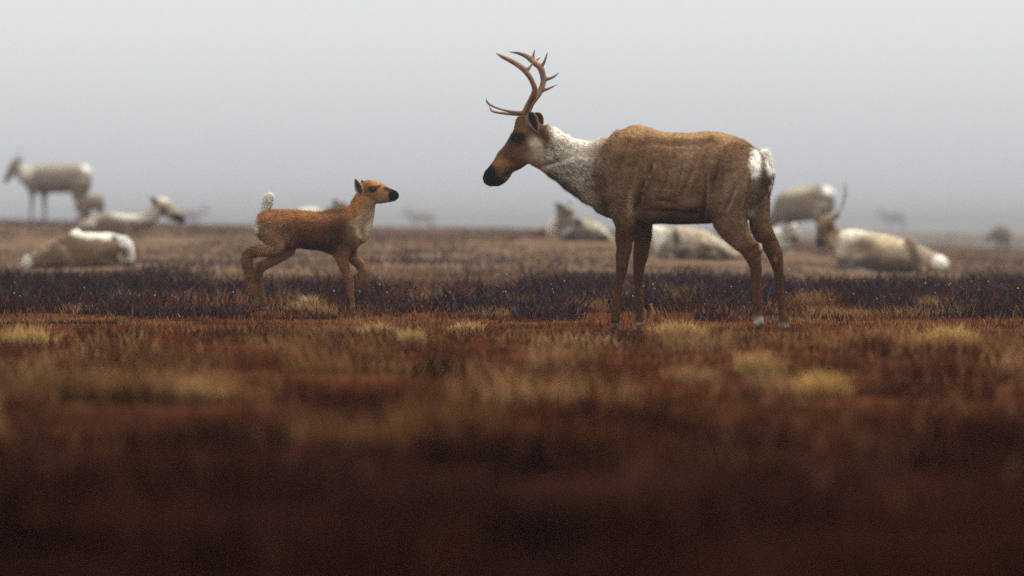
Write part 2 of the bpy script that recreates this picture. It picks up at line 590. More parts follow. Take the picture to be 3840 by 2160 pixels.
def paint(beast, P, base, marks, seed=0, wob=6.0):
    """coat colour, traced in picture coordinates (same on both flanks)"""
    x, y = beast.img(P)
    wx = (fnoise(x / 22 + 50, y / 22 + P[:, 1] * 9 + 50, 200 + seed, 3) - .5) * wob * 2
    wy = (fnoise(x / 22 + 90, y / 22 + P[:, 1] * 9 + 20, 210 + seed, 3) - .5) * wob * 2
    x = x + wx; y = y + wy
    C = np.tile(np.array(base, float), (len(P), 1))
    for mk in marks:
        T, cx, cy, rx, ry, rot, col, soft = mk[:8]
        op = mk[8] if len(mk) > 8 else 1.0
        sel = mk[9] if len(mk) > 9 else None
        X = (x - (T[0] + cx / T[2])) * T[2]; Y_ = (y - (T[1] + cy / T[2])) * T[2]
        a = math.radians(rot)
        xr = X * math.cos(a) + Y_ * math.sin(a); yr = -X * math.sin(a) + Y_ * math.cos(a)
        q = np.sqrt((xr / rx) ** 2 + (yr / ry) ** 2)
        w_ = (1 - sstep(1 - soft, 1 + soft, q)) * op
        if sel is not None:
            w_ = w_ * sel(P)
        C = C * (1 - w_[:, None]) + np.array(col) * w_[:, None]
    return C

def fur(body, beast, n, length, width, colfun, lenfun=None, lift=0.35, down=0.6, name='fur'):
    me = body.data
    me.calc_loop_triangles()
    V = verts_np(me)
    nt_ = len(me.loop_triangles)
    tri = np.empty(nt_ * 3, np.int32)
    me.loop_triangles.foreach_get('vertices', tri)
    tri = tri.reshape(-1, 3)
    A, B, C_ = V[tri[:, 0]], V[tri[:, 1]], V[tri[:, 2]]
    nr = np.cross(B - A, C_ - A)
    ar = np.linalg.norm(nr, axis=1)
    i = rng.choice(nt_, n, p=ar / ar.sum())
    r1 = np.sqrt(rng.random(n)); r2 = rng.random(n)
    P = A[i] * (1 - r1)[:, None] + B[i] * (r1 * (1 - r2))[:, None] + C_[i] * (r1 * r2)[:, None]
    vn = np.empty(len(V) * 3, np.float32)
    me.vertices.foreach_get('normal', vn)
    vn = vn.reshape(-1, 3).astype(np.float64)
    N = vn[tri[i, 0]] * (1 - r1)[:, None] + vn[tri[i, 1]] * (r1 * (1 - r2))[:, None] + vn[tri[i, 2]] * (r1 * r2)[:, None]
    N /= np.linalg.norm(N, axis=1)[:, None] + 1e-9
    flow = -beast.H[None, :] * 1.0 + np.array([0, 0, -down])[None, :]
    flow = np.repeat(flow, n, 0)
    flow = flow + 0.5 * np.stack([fnoise(P[:, 0] * 9 + 7, P[:, 2] * 9 + 3, 310, 2) - .5, np.zeros(n), fnoise(P[:, 0] * 9 + 1, P[:, 2] * 9 + 9, 320, 2) - .5], 1) * 2
    t = flow - N * np.sum(flow * N, 1)[:, None]
    t /= np.linalg.norm(t, axis=1)[:, None] + 1e-9
    d = t + N * lift + rng.normal(0, 0.18, (n, 3))
    d /= np.linalg.norm(d, axis=1)[:, None]
    L = length * (0.5 + 1.0 * rng.random(n) ** 1.5)
    if lenfun is not None:
        L = L * lenfun(P)
    wd = np.cross(d, N)
    wd /= np.linalg.norm(wd, axis=1)[:, None] + 1e-9
    Wd = wd * width / 2
    b0, b1 = P - Wd - N * 0.002, P + Wd - N * 0.002
    tip = P + d * L[:, None] - N * (L * 0.12)[:, None]
    Vv = np.stack([b0, b1, tip], 1).reshape(-1, 3)
    Fv = np.arange(3 * n).reshape(-1, 3)
    Cc = colfun(P) * (0.55 + 0.9 * rng.random(n))[:, None]
    Cc = np.repeat(Cc, 3, 0)
    fme = mesh_np(name, Vv, Fv, Cc, M_FUR, True)
    sn = N + d * 0.15 + rng.normal(0, 0.10, (n, 3))
    sn /= np.linalg.norm(sn, axis=1)[:, None]
    fme.normals_split_custom_set_from_vertices(np.repeat(sn, 3, 0).tolist())
    o = link(name, fme, body)
    o['kind'] = 'stuff'
    return o

def eye(body, beast, T, x, y, r, side=-1):
    V = verts_np(body.data)
    c = beast.pt(T, x, y, 0)
    rad = r / T[2] / beast.k
    q = np.hypot(V[:, 0] - c[0], V[:, 2] - c[2])
    near = V[q < rad * 1.2]
    if len(near) == 0:
        near = V[np.argsort(q)[:4]]
    yy = near[:, 1].min() if side < 0 else near[:, 1].max()
    me = bpy.data.meshes.new('eye')
    bm = bmesh.new()
    bmesh.ops.create_uvsphere(bm, u_segments=14, v_segments=10, radius=rad)
    for f in bm.faces:
        f.smooth = True
    bm.to_mesh(me); bm.free()
    put_col(me, np.array([0.008, 0.006, 0.006]))
    me.materials.append(M_EYE)
    o = link('eye', me, body)
    o.location = (c[0], yy - side * rad * 0.35, c[2])
    return o

def ear(body, beast, T, base, tip, w, bb, bt, inner, rim, cup=0.5, face=1):
    """cupped leaf-shaped ear; face=+1 opens to the camera"""
    p0 = beast.pt(T, base[0], base[1], bb); p1 = beast.pt(T, tip[0], tip[1], bt)
    W = w / T[2] / beast.k
    ax = p1 - p0
    n_img = np.array([0, -1.0, 0])
    sd = np.cross(ax, n_img); sd /= np.linalg.norm(sd) + 1e-9
    nv = np.cross(sd, ax); nv /= np.linalg.norm(nv) + 1e-9
    if nv[1] > 0:
        nv = -nv
    nu, nvv = 12, 9
    V = []; C = []; F = []
    for i in range(nu):
        t = i / (nu - 1)
        prof = max(0.02, (math.sin(math.pi * min(1, t * 0.93 + 0.07) ** 0.75)) ** 0.8)
        if t < 0.12:
            prof = max(prof, 0.45)
        for j in range(nvv):
            s_ = j / (nvv - 1) * 2 - 1
            p = p0 + ax * t + sd * W * prof * s_ - nv * face * W * cup * prof * (1 - s_ * s_)
            V.append(p)
            e_ = sstep(0.55, 0.95, abs(s_)) if t < 0.93 else 1.0
            C.append(np.array(inner) * (1 - e_) + np.array(rim) * e_)
    for i in range(nu - 1):
        for j in range(nvv - 1):
            a = i * nvv + j
            F.append((a, a + 1, a + nvv + 1, a + nvv))
    me = mesh_np('ear', V, F, np.array(C), M_HIDE, True)
    o = link('ear', me, body)
    s = o.modifiers.new('thick', 'SOLIDIFY'); s.thickness = 0.006; s.offset = 0
    return o

def antler(body, beast, T, branches, col, voxel=0.005, tipcol=None):
    V, F = [], []
    for br in branches:
        beast.loft(T, [(q[0], q[1], q[3] * 0.9, q[3] * 0.9, q[2]) for q in br], n=10, sub=4, into=(V, F))
    me = solid('antler', V, F, voxel, 3, M_BONE, 0.4)
    P = verts_np(me)
    n = fnoise(P[:, 0] * 25 + 9, P[:, 2] * 25 + 4, 400, 2)
    put_col(me, np.array(col)[None, :] * (0.35 + 1.3 * n)[:, None])
    return link('antler', me, body)

def hoof(body, beast, T, x, y, size, b, col=(0.03, 0.024, 0.02)):
    """cloven hoof: two pointed toes and two dewclaws"""
    V, F = [], []
    s = beast.s
    for q in (-1, 1):
        bb = b + q * size * 0.30
        beast.loft(T, [(x - s * size * .35, y - size * .55, size * .25, size * .22, bb), (x, y - size * .35, size * .42, size * .26, bb),
                       (x + s * size * .45, y - size * .18, size * .26, size * .22, bb), (x + s * size * .85, y - size * .04, size * .08, size * .08, bb)],
                   n=8, sub=2, into=(V, F))
        beast.loft(T, [(x - s * size * .5, y - size * .95, size * .12, size * .1, bb), (x - s * size * .75, y - size * .6, size * .09, size * .08, bb)],
                   n=6, sub=1, into=(V, F))
    me = bpy.data.meshes.new('hoof')
    me.from_pydata([tuple(v) for v in V], [], F)
    me.polygons.foreach_set('use_smooth', np.ones(len(me.polygons), bool))
    put_col(me, np.array(col))
    me.materials.append(M_HORN)
    return link('hoof', me, body)

def tail(body, beast, T, secs, col, nfur=2500, flen=0.045, lit=None):
    V, F = [], []
    beast.loft(T, secs, n=12, sub=4, into=(V, F))
    me = bpy.data.meshes.new('tail')
    me.from_pydata([tuple(v) for v in V], [], F)
    me.polygons.foreach_set('use_smooth', np.ones(len(me.polygons), bool))
    put_col(me, np.array(col))
    me.materials.append(M_HIDE)
    o = link('tail', me, body)
    if nfur:
        bm = bmesh.new(); bm.from_mesh(me)
        bmesh.ops.recalc_face_normals(bm, faces=bm.faces); bm.to_mesh(me); bm.free()
        fur(o, beast, nfur, flen, 0.003, lambda P: np.tile(np.array(col), (len(P), 1)), None, 0.5, 1.0)
    return o

def finish(beast, name, voxel, smooth_it, base, marks, label, cat, group=None, seed=0, wob=6.0, lumps=0.004, dents=()):
    me = solid(name, beast.V, beast.F, voxel, smooth_it, M_HIDE)
    P = verts_np(me)
    if lumps:
        nrm = np.empty(len(P) * 3, np.float32)
        me.vertices.foreach_get('normal', nrm)
        nrm = nrm.reshape(-1, 3)
        n = fnoise(P[:, 0] * 9 + 31 + P[:, 1] * 5, P[:, 2] * 12 + 17, 500 + seed, 3) - .5
        P = P + nrm * (n * lumps * 2)[:, None]
        x, y = beast.img(P)
        for T, cx, cy, rx, ry, rot, dep in dents:        # folds and hollows of hide and muscle
            X_ = (x - (T[0] + cx / T[2])) * T[2]; Y_ = (y - (T[1] + cy / T[2])) * T[2]
            a = math.radians(rot)
            q = ((X_ * math.cos(a) + Y_ * math.sin(a)) / rx) ** 2 + ((-X_ * math.sin(a) + Y_ * math.cos(a)) / ry) ** 2
            P = P - nrm * (np.exp(-q) * dep * np.clip(np.abs(nrm[:, 1]) * 1.6, 0, 1))[:, None]
        me.vertices.foreach_set('co', P.astype(np.float32).ravel())
    put_col(me, paint(beast, P, base, marks, seed, wob))
    o = link(name, me, label=label, category=cat)
    if group:
        o['group'] = group
    o.location = (beast.x0, beast.d, beast.z0 - beast.off)
    return o

# ---------------------------------------------------------------- the cow
Z1 = (1760, 160, 2.264)
Z2 = (2160, 400, 1.6464)
def build_cow():
    B = Beast(2580, 1237, D0, -1, 17)
    B.torso(Z2, [(92, 450, 560, 50), (112, 365, 628, 100), (165, 278, 668, 145), (235, 190, 700, 165), (300, 138, 715, 172), (370, 113, 722, 180),
                 (440, 126, 724, 195), (520, 156, 727, 212), (600, 162, 730, 222), (700, 161, 730, 225), (800, 158, 722, 217), (870, 163, 705, 208),
                 (940, 178, 665, 203), (1020, 204, 645, 195), (1085, 240, 612, 178), (1135, 280, 575, 156), (1175, 318, 520, 122), (1200, 356, 460, 78)])
    # shoulder blade and haunch masses
    B.limb(Z2, [(300, 170, 60, 40), (255, 280, 100, 70), (240, 400, 125, 85), (262, 520, 118, 85), (285, 610, 92, 75), (298, 680, 78, 66), (302, 730, 66, 56), (300, 800, 56, 46),
                (297, 870, 50, 40), (288, 930, 44, 36), (280, 985, 39, 34), (269, 1050, 31, 27), (257, 1120, 28, 24), (249, 1200, 28, 25), (244, 1270, 33, 29), (241, 1330, 32, 28)], 105)
    B.limb(Z2, [(360, 480, 90, 60), (410, 600, 75, 60), (424, 700, 56, 50), (418, 780, 54, 46), (411, 860, 51, 42), (398, 950, 43, 36), (388, 1050, 32, 28), (388, 1120, 27, 24),
                (393, 1200, 24, 22), (394, 1270, 29, 26), (397, 1350, 32, 28)], -112)
    B.limb(Z2, [(960, 230, 70, 50), (990, 330, 140, 90), (965, 470, 165, 105), (935, 600, 138, 100), (942, 690, 116, 88), (972, 762, 94, 72), (1018, 828, 68, 54), (1070, 890, 57, 44),
                (1092, 950, 50, 38), (1099, 1000, 42, 33), (1106, 1100, 33, 27), (1113, 1200, 28, 24), (1116, 1265, 31, 28), (1118, 1315, 37, 32), (1116, 1350, 30, 26)], 110)
    B.limb(Z2, [(1060, 330, 110, 70), (1110, 440, 110, 85), (1122, 560, 82, 80), (1126, 660, 68, 70), (1145, 760, 68, 60), (1190, 840, 56, 48), (1221, 900, 50, 42), (1237, 950, 45, 38),
                (1246, 1000, 38, 32), (1252, 1060, 32, 28), (1262, 1150, 25, 23), (1269, 1250, 25, 23), (1277, 1310, 33, 30), (1281, 1352, 33, 30), (1283, 1375, 26, 24)], -118)
    # hock points
    B.limb(Z2, [(1100, 850, 22, 22), (1128, 862, 16, 16), (1132, 900, 14, 16)], 110)
    B.limb(Z2, [(1236, 870, 20, 22), (1262, 900, 15, 16), (1266, 935, 12, 14)], -118)
    # udder
    B.limb(Z2, [(930, 640, 60, 60), (1010, 665, 55, 60), (1060, 650, 40, 45)], 0)
    # neck and head
    B.limb(Z1, [(560, 830, 160, 95), (600, 855, 192, 112), (725, 932, 200, 130), (850, 1000, 208, 150), (960, 1060, 248, 175), (1070, 1092, 290, 215), (1200, 1120, 300, 235)], 0)
    B.limb(Z1, [(575, 690, 95, 70), (545, 745, 128, 88), (497, 805, 145, 98), (432, 900, 138, 92), (355, 978, 116, 78), (282, 1042, 96, 66), (225, 1095, 84, 62), (182, 1140, 78, 58),
                (152, 1160, 66, 52), (130, 1172, 40, 34)], 0)
    B.limb(Z1, [(330, 1100, 40, 44), (280, 1150, 44, 46), (232, 1185, 34, 38), (205, 1195, 18, 24)], 0)      # lower lip
    B.limb(Z1, [(470, 640, 62, 62), (455, 690, 70, 75), (420, 740, 50, 70)], 0)         # forehead and pedicles
    B.limb(Z1, [(380, 800, 34, 30), (420, 800, 40, 26), (460, 830, 30, 24)], 62)        # brow ridges
    B.limb(Z1, [(380, 800, 34, 30), (420, 800, 40, 26), (460, 830, 30, 24)], -62)
    top = (0.44, 0.27, 0.13)  # golden back, with some rim light painted into it
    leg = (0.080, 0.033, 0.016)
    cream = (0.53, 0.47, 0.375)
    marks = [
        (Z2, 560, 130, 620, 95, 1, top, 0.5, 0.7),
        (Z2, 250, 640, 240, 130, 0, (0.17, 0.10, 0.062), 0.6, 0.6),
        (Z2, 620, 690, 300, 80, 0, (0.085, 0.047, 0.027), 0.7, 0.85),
        (Z2, 640, 400, 120, 90, 10, (0.27, 0.17, 0.10), 0.8, 0.5),
        (Z2, 985, 520, 90, 170, 8, (0.30, 0.19, 0.12), 0.8, 0.75), (Z2, 520, 480, 70, 90, 20, (0.27, 0.17, 0.10), 0.8, 0.7), (Z2, 480, 440, 26, 60, 15, (0.36, 0.25, 0.16), 0.8, 0.6), (Z2, 690, 340, 60, 110, 25, (0.29, 0.18, 0.10), 0.8, 0.6), (Z2, 850, 480, 40, 120, 10, (0.11, 0.062, 0.036), 0.8, 0.6), (Z2, 330, 480, 70, 150, 5, (0.12, 0.068, 0.038), 0.8, 0.6), (Z2, 800, 600, 16, 90, 2, (0.30, 0.2, 0.12), 0.8, 0.6),  # last mark paints the lit edge of the flank fold
        (Z2, 280, 1080, 130, 400, 0, leg, 0.25), (Z2, 405, 1080, 110, 400, 0, leg, 0.25),
        (Z2, 1090, 1130, 150, 320, 0, leg, 0.3), (Z2, 1240, 1100, 130, 390, 0, leg, 0.3),
        (Z2, 1120, 520, 60, 130, 0, (0.20, 0.14, 0.10), 0.5, 0.7),
        # pale neck
        (Z1, 850, 965, 360, 235, 22, cream, 0.18, 0.95),
        (Z1, 950, 800, 330, 60, 18, (0.78, 0.73, 0.62), 0.4, 0.9),
        (Z1, 700, 700, 160, 70, 28, (0.82, 0.78, 0.68), 0.4, 0.9),
        (Z1, 1010, 1280, 90, 200, -30, cream, 0.4, 0.9),
        (Z1, 770, 1215, 270, 46, 39, (0.20, 0.135, 0.09), 0.7, 0.85), (Z1, 700, 900, 30, 130, -20, (0.30, 0.22, 0.15), 0.8, 0.6), (Z1, 1000, 1330, 50, 120, -25, (0.52, 0.46, 0.36), 0.6, 0.8), (Z1, 1090, 880, 110, 60, -20, (0.26, 0.19, 0.13), 0.8, 0.6),
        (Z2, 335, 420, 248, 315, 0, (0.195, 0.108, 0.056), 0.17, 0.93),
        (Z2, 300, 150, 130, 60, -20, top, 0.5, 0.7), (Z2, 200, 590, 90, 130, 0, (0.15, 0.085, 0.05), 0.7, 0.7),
        # head
        (Z1, 420, 865, 225, 330, 40, (0.125, 0.060, 0.027), 0.16),
        (Z1, 560, 1000, 90, 60, 0, (0.34, 0.25, 0.16), 0.7, 0.8),
        (Z1, 568, 870, 55, 90, -20, (0.44, 0.36, 0.24), 0.6, 0.9),
        (Z1, 265, 1010, 60, 55, 0, (0.30, 0.15, 0.055), 0.8, 0.8),
        (Z1, 470, 720, 90, 110, 30, (0.16, 0.085, 0.04), 0.6, 0.8),
        (Z1, 405, 812, 74, 62, -30, (0.016, 0.011, 0.010), 0.35),
        (Z1, 340, 900, 70, 34, -48, (0.07, 0.035, 0.02), 0.7, 0.8),
        (Z1, 150, 1118, 78, 92, 30, (0.010, 0.008, 0.009), 0.32),
        (Z1, 222, 1178, 78, 42, -8, (0.012, 0.010, 0.010), 0.35),
        (Z1, 320, 1112, 60, 15, -32, (0.03, 0.018, 0.012), 0.6),
        (Z1, 590, 740, 40, 90, -20, (0.06, 0.035, 0.022), 0.5, 0.9),
        # rump, hocks, fetlocks
        (Z2, 1095, 350, 40, 95, 0, (0.92, 0.90, 0.82), 0.25),
        (Z2, 1205, 345, 52, 85, 10, (0.92, 0.90, 0.82), 0.25), (Z2, 1136, 370, 9, 90, 0, (0.20, 0.13, 0.08), 0.5, 0.9),
        (Z2, 1160, 440, 26, 60, 0, (0.08, 0.05, 0.035), 0.5, 0.8),
        (Z2, 1085, 620, 26, 62, 0, (0.46, 0.38, 0.28), 0.5, 0.9),
        (Z2, 1132, 868, 10, 28, 0, (0.50, 0.37, 0.25), 0.6, 0.8),
        (Z2, 1228, 945, 10, 20, 0, (0.30, 0.22, 0.16), 0.6, 0.7),
        (Z2, 340, 620, 20, 80, 0, (0.36, 0.25, 0.16), 0.7, 0.7),  # highlight at the elbow, painted into the coat
        (Z2, 1122, 1335, 52, 34, 0, (0.56, 0.50, 0.40), 0.7, 0.75),
        (Z2, 1283, 1372, 52, 30, 0, (0.56, 0.50, 0.40), 0.7, 0.75),
        (Z2, 396, 1365, 50, 28, 0, (0.50, 0.44, 0.36), 0.5, 0.8),
    ]
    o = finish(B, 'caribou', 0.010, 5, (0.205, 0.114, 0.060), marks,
               'brown caribou cow with tall antlers and pale neck, facing the fawn', 'caribou', seed=1, wob=5, lumps=0.009, dents=[
                   (Z2, 792, 590, 12, 110, 2, 0.0320), (Z2, 818, 580, 22, 120, 2, -0.0160), (Z2, 722, 380, 22, 150, 24, 0.0224), (Z2, 770, 300, 30, 110, 26, -0.0224), (Z2, 820, 205, 60, 26, -10, -0.0224),
                   (Z2, 868, 400, 20, 110, 14, 0.0224), (Z2, 920, 340, 40, 90, 10, -0.0192), (Z2, 457, 385, 11, 36, 8, 0.0256), (Z2, 480, 400, 16, 36, 8, -0.0192), (Z2, 407, 490, 11, 28, 18, 0.0256), (Z2, 432, 490, 14, 26, 18, -0.0160), (Z2, 400, 548, 14, 12, 0, 0.0224),
                   (Z2, 378, 600, 18, 60, 6, 0.0416), (Z2, 335, 630, 16, 90, 2, -0.0224), (Z2, 375, 330, 26, 170, 12, 0.0256), (Z2, 280, 260, 40, 150, 22, -0.0224),
                   (Z2, 640, 236, 190, 20, 1, 0.0128), (Z2, 620, 195, 210, 18, 1, -0.0096), (Z2, 600, 655, 150, 14, 5, 0.0192), (Z2, 700, 610, 50, 30, 0, -0.0224), (Z2, 560, 590, 60, 14, 12, 0.0160), (Z2, 950, 560, 12, 70, 22, 0.0192),
                   (Z2, 1060, 580, 14, 130, 3, 0.0288), (Z2, 990, 470, 50, 120, 8, -0.0192),
                   (Z2, 565, 430, 12, 90, 14, 0.0048), (Z2, 640, 430, 12, 100, 12, 0.0064), (Z2, 905, 195, 16, 12, 0, 0.0128), (Z2, 930, 212, 12, 10, 0, 0.0128),
                   (Z2, 264, 1110, 6, 90, 5, 0.0096), (Z2, 393, 1110, 6, 90, 0, 0.0096), (Z2, 1116, 1110, 7, 100, -4, 0.0128), (Z2, 1262, 1130, 6, 100, -5, 0.0096), (Z2, 282, 985, 26, 24, 0, -0.0096), (Z2, 300, 860, 10, 100, 3, 0.0096), (Z2, 1085, 880, 14, 50, 40, 0.0128), (Z1, 690, 1030, 24, 150, 70, 0.014), (Z1, 640, 850, 22, 130, -18, 0.014), (Z1, 350, 1010, 24, 70, -45, 0.008), (Z1, 470, 960, 60, 40, 0, -0.010),
                   (Z1, 295, 1128, 40, 8, -28, 0.010), (Z1, 138, 1108, 14, 9, -40, 0.012)])
    base = (0.205, 0.114, 0.060)
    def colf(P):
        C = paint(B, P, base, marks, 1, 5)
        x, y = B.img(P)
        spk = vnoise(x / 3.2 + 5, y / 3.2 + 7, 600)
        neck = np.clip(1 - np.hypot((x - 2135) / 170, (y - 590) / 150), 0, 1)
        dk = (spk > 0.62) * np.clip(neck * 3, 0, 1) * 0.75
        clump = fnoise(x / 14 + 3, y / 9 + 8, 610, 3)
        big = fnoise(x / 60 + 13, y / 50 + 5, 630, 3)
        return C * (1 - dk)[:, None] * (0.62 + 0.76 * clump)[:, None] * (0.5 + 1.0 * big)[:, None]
    def lenf(P):
        x, y = B.img(P)
        f = np.where(y > 900, 0.35, 1.0)
        head = np.hypot((x - 1935) / 170, (y - 540) / 210) < 1
        f = np.where(head & (x < 2035), 0.35, f)
        f = np.where((np.hypot((x - 2150) / 130, (y - 700) / 110) < 1) & (x < 2260), 1.9, f)
        rump = np.hypot((x - 2860) / 70, (y - 610) / 80) < 1
        return np.where(rump, 1.1, f)
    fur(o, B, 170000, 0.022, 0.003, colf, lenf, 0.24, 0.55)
    br = (0.20, 0.108, 0.055)
    antler(o, B, Z1, [
        [(468, 600, 45, 34), (500, 530, 80, 31), (545, 445, 130, 32), (556, 390, 160, 29), (535, 330, 195, 25), (500, 268, 215, 27), (442, 205, 225, 29), (352, 150, 220, 24), (285, 118, 205, 18), (224, 82, 190, 7)],
        [(480, 232, 218, 22), (512, 208, 214, 15), (540, 165, 205, 6)],
        [(458, 592, 45, 22), (350, 580, 62, 15), (255, 556, 72, 12), (185, 527, 74, 12), (152, 500, 72, 12), (138, 462, 70, 5)],
        [(432, 664, 55, 12), (375, 681, 66, 5)]], br)
    antler(o, B, Z1, [
        [(490, 590, -45, 34), (532, 505, -85, 31), (590, 425, -135, 31), (624, 352, -165, 28), (630, 290, -185, 30), (606, 205, -195, 32), (552, 160, -195, 28), (500, 112, -190, 26), (432, 82, -175, 18), (336, 64, -165, 6)],
        [(608, 200, -195, 20), (640, 150, -205, 14), (668, 66, -215, 6)],
        [(545, 152, -195, 22), (545, 100, -205, 14), (557, 46, -210, 6)],
        [(556, 152, -195, 14), (605, 112, -225, 6)],
        [(642, 304, -185, 20), (710, 286, -200, 13), (768, 242, -210, 5)],
        [(622, 400, -150, 18), (690, 376, -170, 12), (757, 343, -185, 5)],
        [(455, 602, -45, 22), (335, 598, -60, 15), (225, 584, -66, 12), (186, 568, -66, 11), (166, 528, -64, 5)]], (0.17, 0.09, 0.046))
    ear(o, B, Z1, (512, 590), (582, 762), 46, 95, 120, (0.016, 0.011, 0.011), (0.16, 0.11, 0.08), 0.55)
    ear(o, B, Z1, (560, 600), (628, 690), 44, -85, -190, (0.05, 0.03, 0.02), (0.2, 0.12, 0.07), 0.5)
    eye(o, B, Z1, 402, 812, 17)
    eye(o, B, Z1, 402, 812, 27, 1)
    tail(o, B, Z2, [(1150, 275, 22, 26, 0), (1164, 330, 30, 30, 0), (1168, 390, 32, 30, 0), (1168, 440, 28, 24, 0), (1166, 482, 12, 12, 0)], (0.92, 0.90, 0.82), 3500, 0.04)
    hoof(o, B, Z2, 236, 1376, 44, 105)
    hoof(o, B, Z2, 390, 1384, 44, -112)
    hoof(o, B, Z2, 1112, 1376, 46, 110)
    hoof(o, B, Z2, 1276, 1394, 46, -118)
    return o
build_cow()

# ---------------------------------------------------------------- the fawn
Z3 = (860, 620, 2.414)
def build_fawn():
    d = hit_ground(1200, 1178)
    B = Beast(1200, 1178, d, 1, 6)
    B.torso(Z3, [(250, 505, 600, 55), (272, 450, 650, 100), (320, 416, 690, 130), (400, 404, 720, 140), (500, 403, 738, 145), (620, 408, 750, 148), (740, 417, 762, 150), (830, 418, 774, 150),
                 (920, 400, 800, 150), (1000, 391, 812, 140), (1080, 376, 805, 122), (1150, 410, 770, 95), (1195, 480, 715, 62)])
    B.limb(Z3, [(1090, 610, 165, 115), (1140, 540, 158, 98), (1180, 462, 132, 84), (1205, 390, 116, 76), (1222, 315, 98, 74), (1236, 250, 75, 62)], 0)
    B.limb(Z3, [(1185, 222, 55, 48), (1222, 226, 88, 70), (1270, 230, 103, 80), (1320, 240, 104, 78), (1370, 256, 94, 66), (1422, 267, 74, 54), (1470, 272, 60, 47), (1508, 274, 44, 40), (1530, 275, 22, 22)], 0)
    B.limb(Z3, [(390, 520, 110, 60), (405, 620, 112, 66), (430, 700, 88, 60), (420, 750, 70, 52), (360, 766, 58, 44), (285, 770, 54, 40), (215, 780, 50, 36), (176, 810, 46, 34), (172, 870, 43, 32),
                (188, 950, 38, 29), (217, 1050, 32, 26), (240, 1130, 29, 24), (260, 1200, 28, 24), (276, 1270, 33, 27)], 78)
    B.limb(Z3, [(470, 640, 100, 55), (530, 730, 82, 50), (500, 785, 66, 44), (410, 845, 56, 40), (325, 898, 50, 36), (278, 935, 44, 34), (268, 990, 38, 30), (278, 1060, 33, 27), (292, 1140, 31, 26),
                (306, 1220, 32, 27), (316, 1270, 30, 26)], -78)
    B.limb(Z3, [(1020, 560, 80, 45), (1010, 680, 92, 55), (1024, 790, 78, 52), (1032, 870, 56, 44), (1054, 950, 43, 36), (1086, 1040, 42, 34), (1100, 1130, 31, 28), (1112, 1240, 26, 24), (1118, 1310, 31, 26)], 66)
    B.limb(Z3, [(1060, 740, 75, 45), (1120, 840, 54, 42), (1180, 900, 47, 38), (1204, 950, 42, 34), (1190, 1010, 36, 30), (1172, 1066, 28, 25), (1158, 1105, 22, 20)], -66)
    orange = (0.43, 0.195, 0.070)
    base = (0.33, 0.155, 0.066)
    tan = (0.40, 0.26, 0.14)
    marks = [
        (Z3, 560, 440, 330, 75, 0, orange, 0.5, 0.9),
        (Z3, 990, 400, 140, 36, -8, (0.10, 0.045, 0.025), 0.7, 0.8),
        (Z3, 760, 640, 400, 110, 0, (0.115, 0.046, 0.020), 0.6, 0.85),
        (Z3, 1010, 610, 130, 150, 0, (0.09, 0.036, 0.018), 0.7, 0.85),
        (Z3, 760, 750, 260, 66, 0, (0.035, 0.018, 0.012), 0.6, 0.9),  # dark belly, mostly painted shade
        (Z3, 430, 690, 190, 120, 20, (0.38, 0.23, 0.115), 0.6, 0.9),
        (Z3, 1200, 560, 110, 170, 20, (0.38, 0.26, 0.155), 0.5, 0.85),
        (Z3, 1180, 620, 22, 90, -35, (0.60, 0.46, 0.30), 0.6, 0.7),
        (Z3, 1250, 500, 40, 130, 10, (0.24, 0.16, 0.10), 0.7, 0.6),
        (Z3, 1110, 370, 70, 90, 25, (0.46, 0.20, 0.06), 0.7, 0.85),
        (Z3, 1300, 560, 60, 160, 18, (0.66, 0.54, 0.38), 0.5, 0.8),  # rim light along the front of the chest, painted in
        (Z3, 225, 1000, 130, 330, -8, (0.23, 0.115, 0.054), 0.3, 0.85),
        (Z3, 1100, 1060, 170, 290, -6, (0.20, 0.09, 0.043), 0.4, 0.85),
        (Z3, 250, 560, 34, 140, 0, (0.84, 0.79, 0.68), 0.45, 0.95),  # pale rump fur with the backlit rim painted in
        # head
        (Z3, 1290, 150, 100, 36, 8, (0.50, 0.23, 0.07), 0.6, 0.9),
        (Z3, 1380, 180, 60, 26, 30, (0.48, 0.24, 0.09), 0.6, 0.9),
        (Z3, 1390, 275, 70, 55, 0, (0.38, 0.20, 0.085), 0.6, 0.9),
        (Z3, 1350, 320, 110, 30, -8, (0.36, 0.25, 0.15), 0.7, 0.7),
        (Z3, 1240, 190, 50, 60, 0, (0.16, 0.065, 0.03), 0.7, 0.7),
        (Z3, 1300, 218, 44, 30, 0, (0.010, 0.008, 0.008), 0.35),
        (Z3, 1345, 200, 44, 18, -25, (0.05, 0.025, 0.015), 0.6, 0.85),
        (Z3, 1494, 268, 56, 76, 12, (0.008, 0.007, 0.008), 0.25),
        (Z3, 1435, 215, 40, 20, 15, (0.02, 0.012, 0.01), 0.5, 0.9),
    ]
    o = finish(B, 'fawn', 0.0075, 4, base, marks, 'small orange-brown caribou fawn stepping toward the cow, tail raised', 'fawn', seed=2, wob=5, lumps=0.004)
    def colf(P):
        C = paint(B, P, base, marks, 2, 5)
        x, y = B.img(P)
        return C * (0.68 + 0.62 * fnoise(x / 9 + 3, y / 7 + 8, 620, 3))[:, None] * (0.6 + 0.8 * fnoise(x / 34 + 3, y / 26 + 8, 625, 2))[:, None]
    def lenf(P):
        x, y = B.img(P)
        f = np.where(y > 960, 0.5, 1.0)
        f = np.where((x > 1340), 0.4, f)
        return np.where(x < 985, 1.3, f)
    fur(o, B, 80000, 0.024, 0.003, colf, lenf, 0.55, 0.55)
    ear(o, B, Z3, (1196, 268), (1139, 116), 36, 58, 70, (0.05, 0.03, 0.025), (0.42, 0.30, 0.2), 0.5)
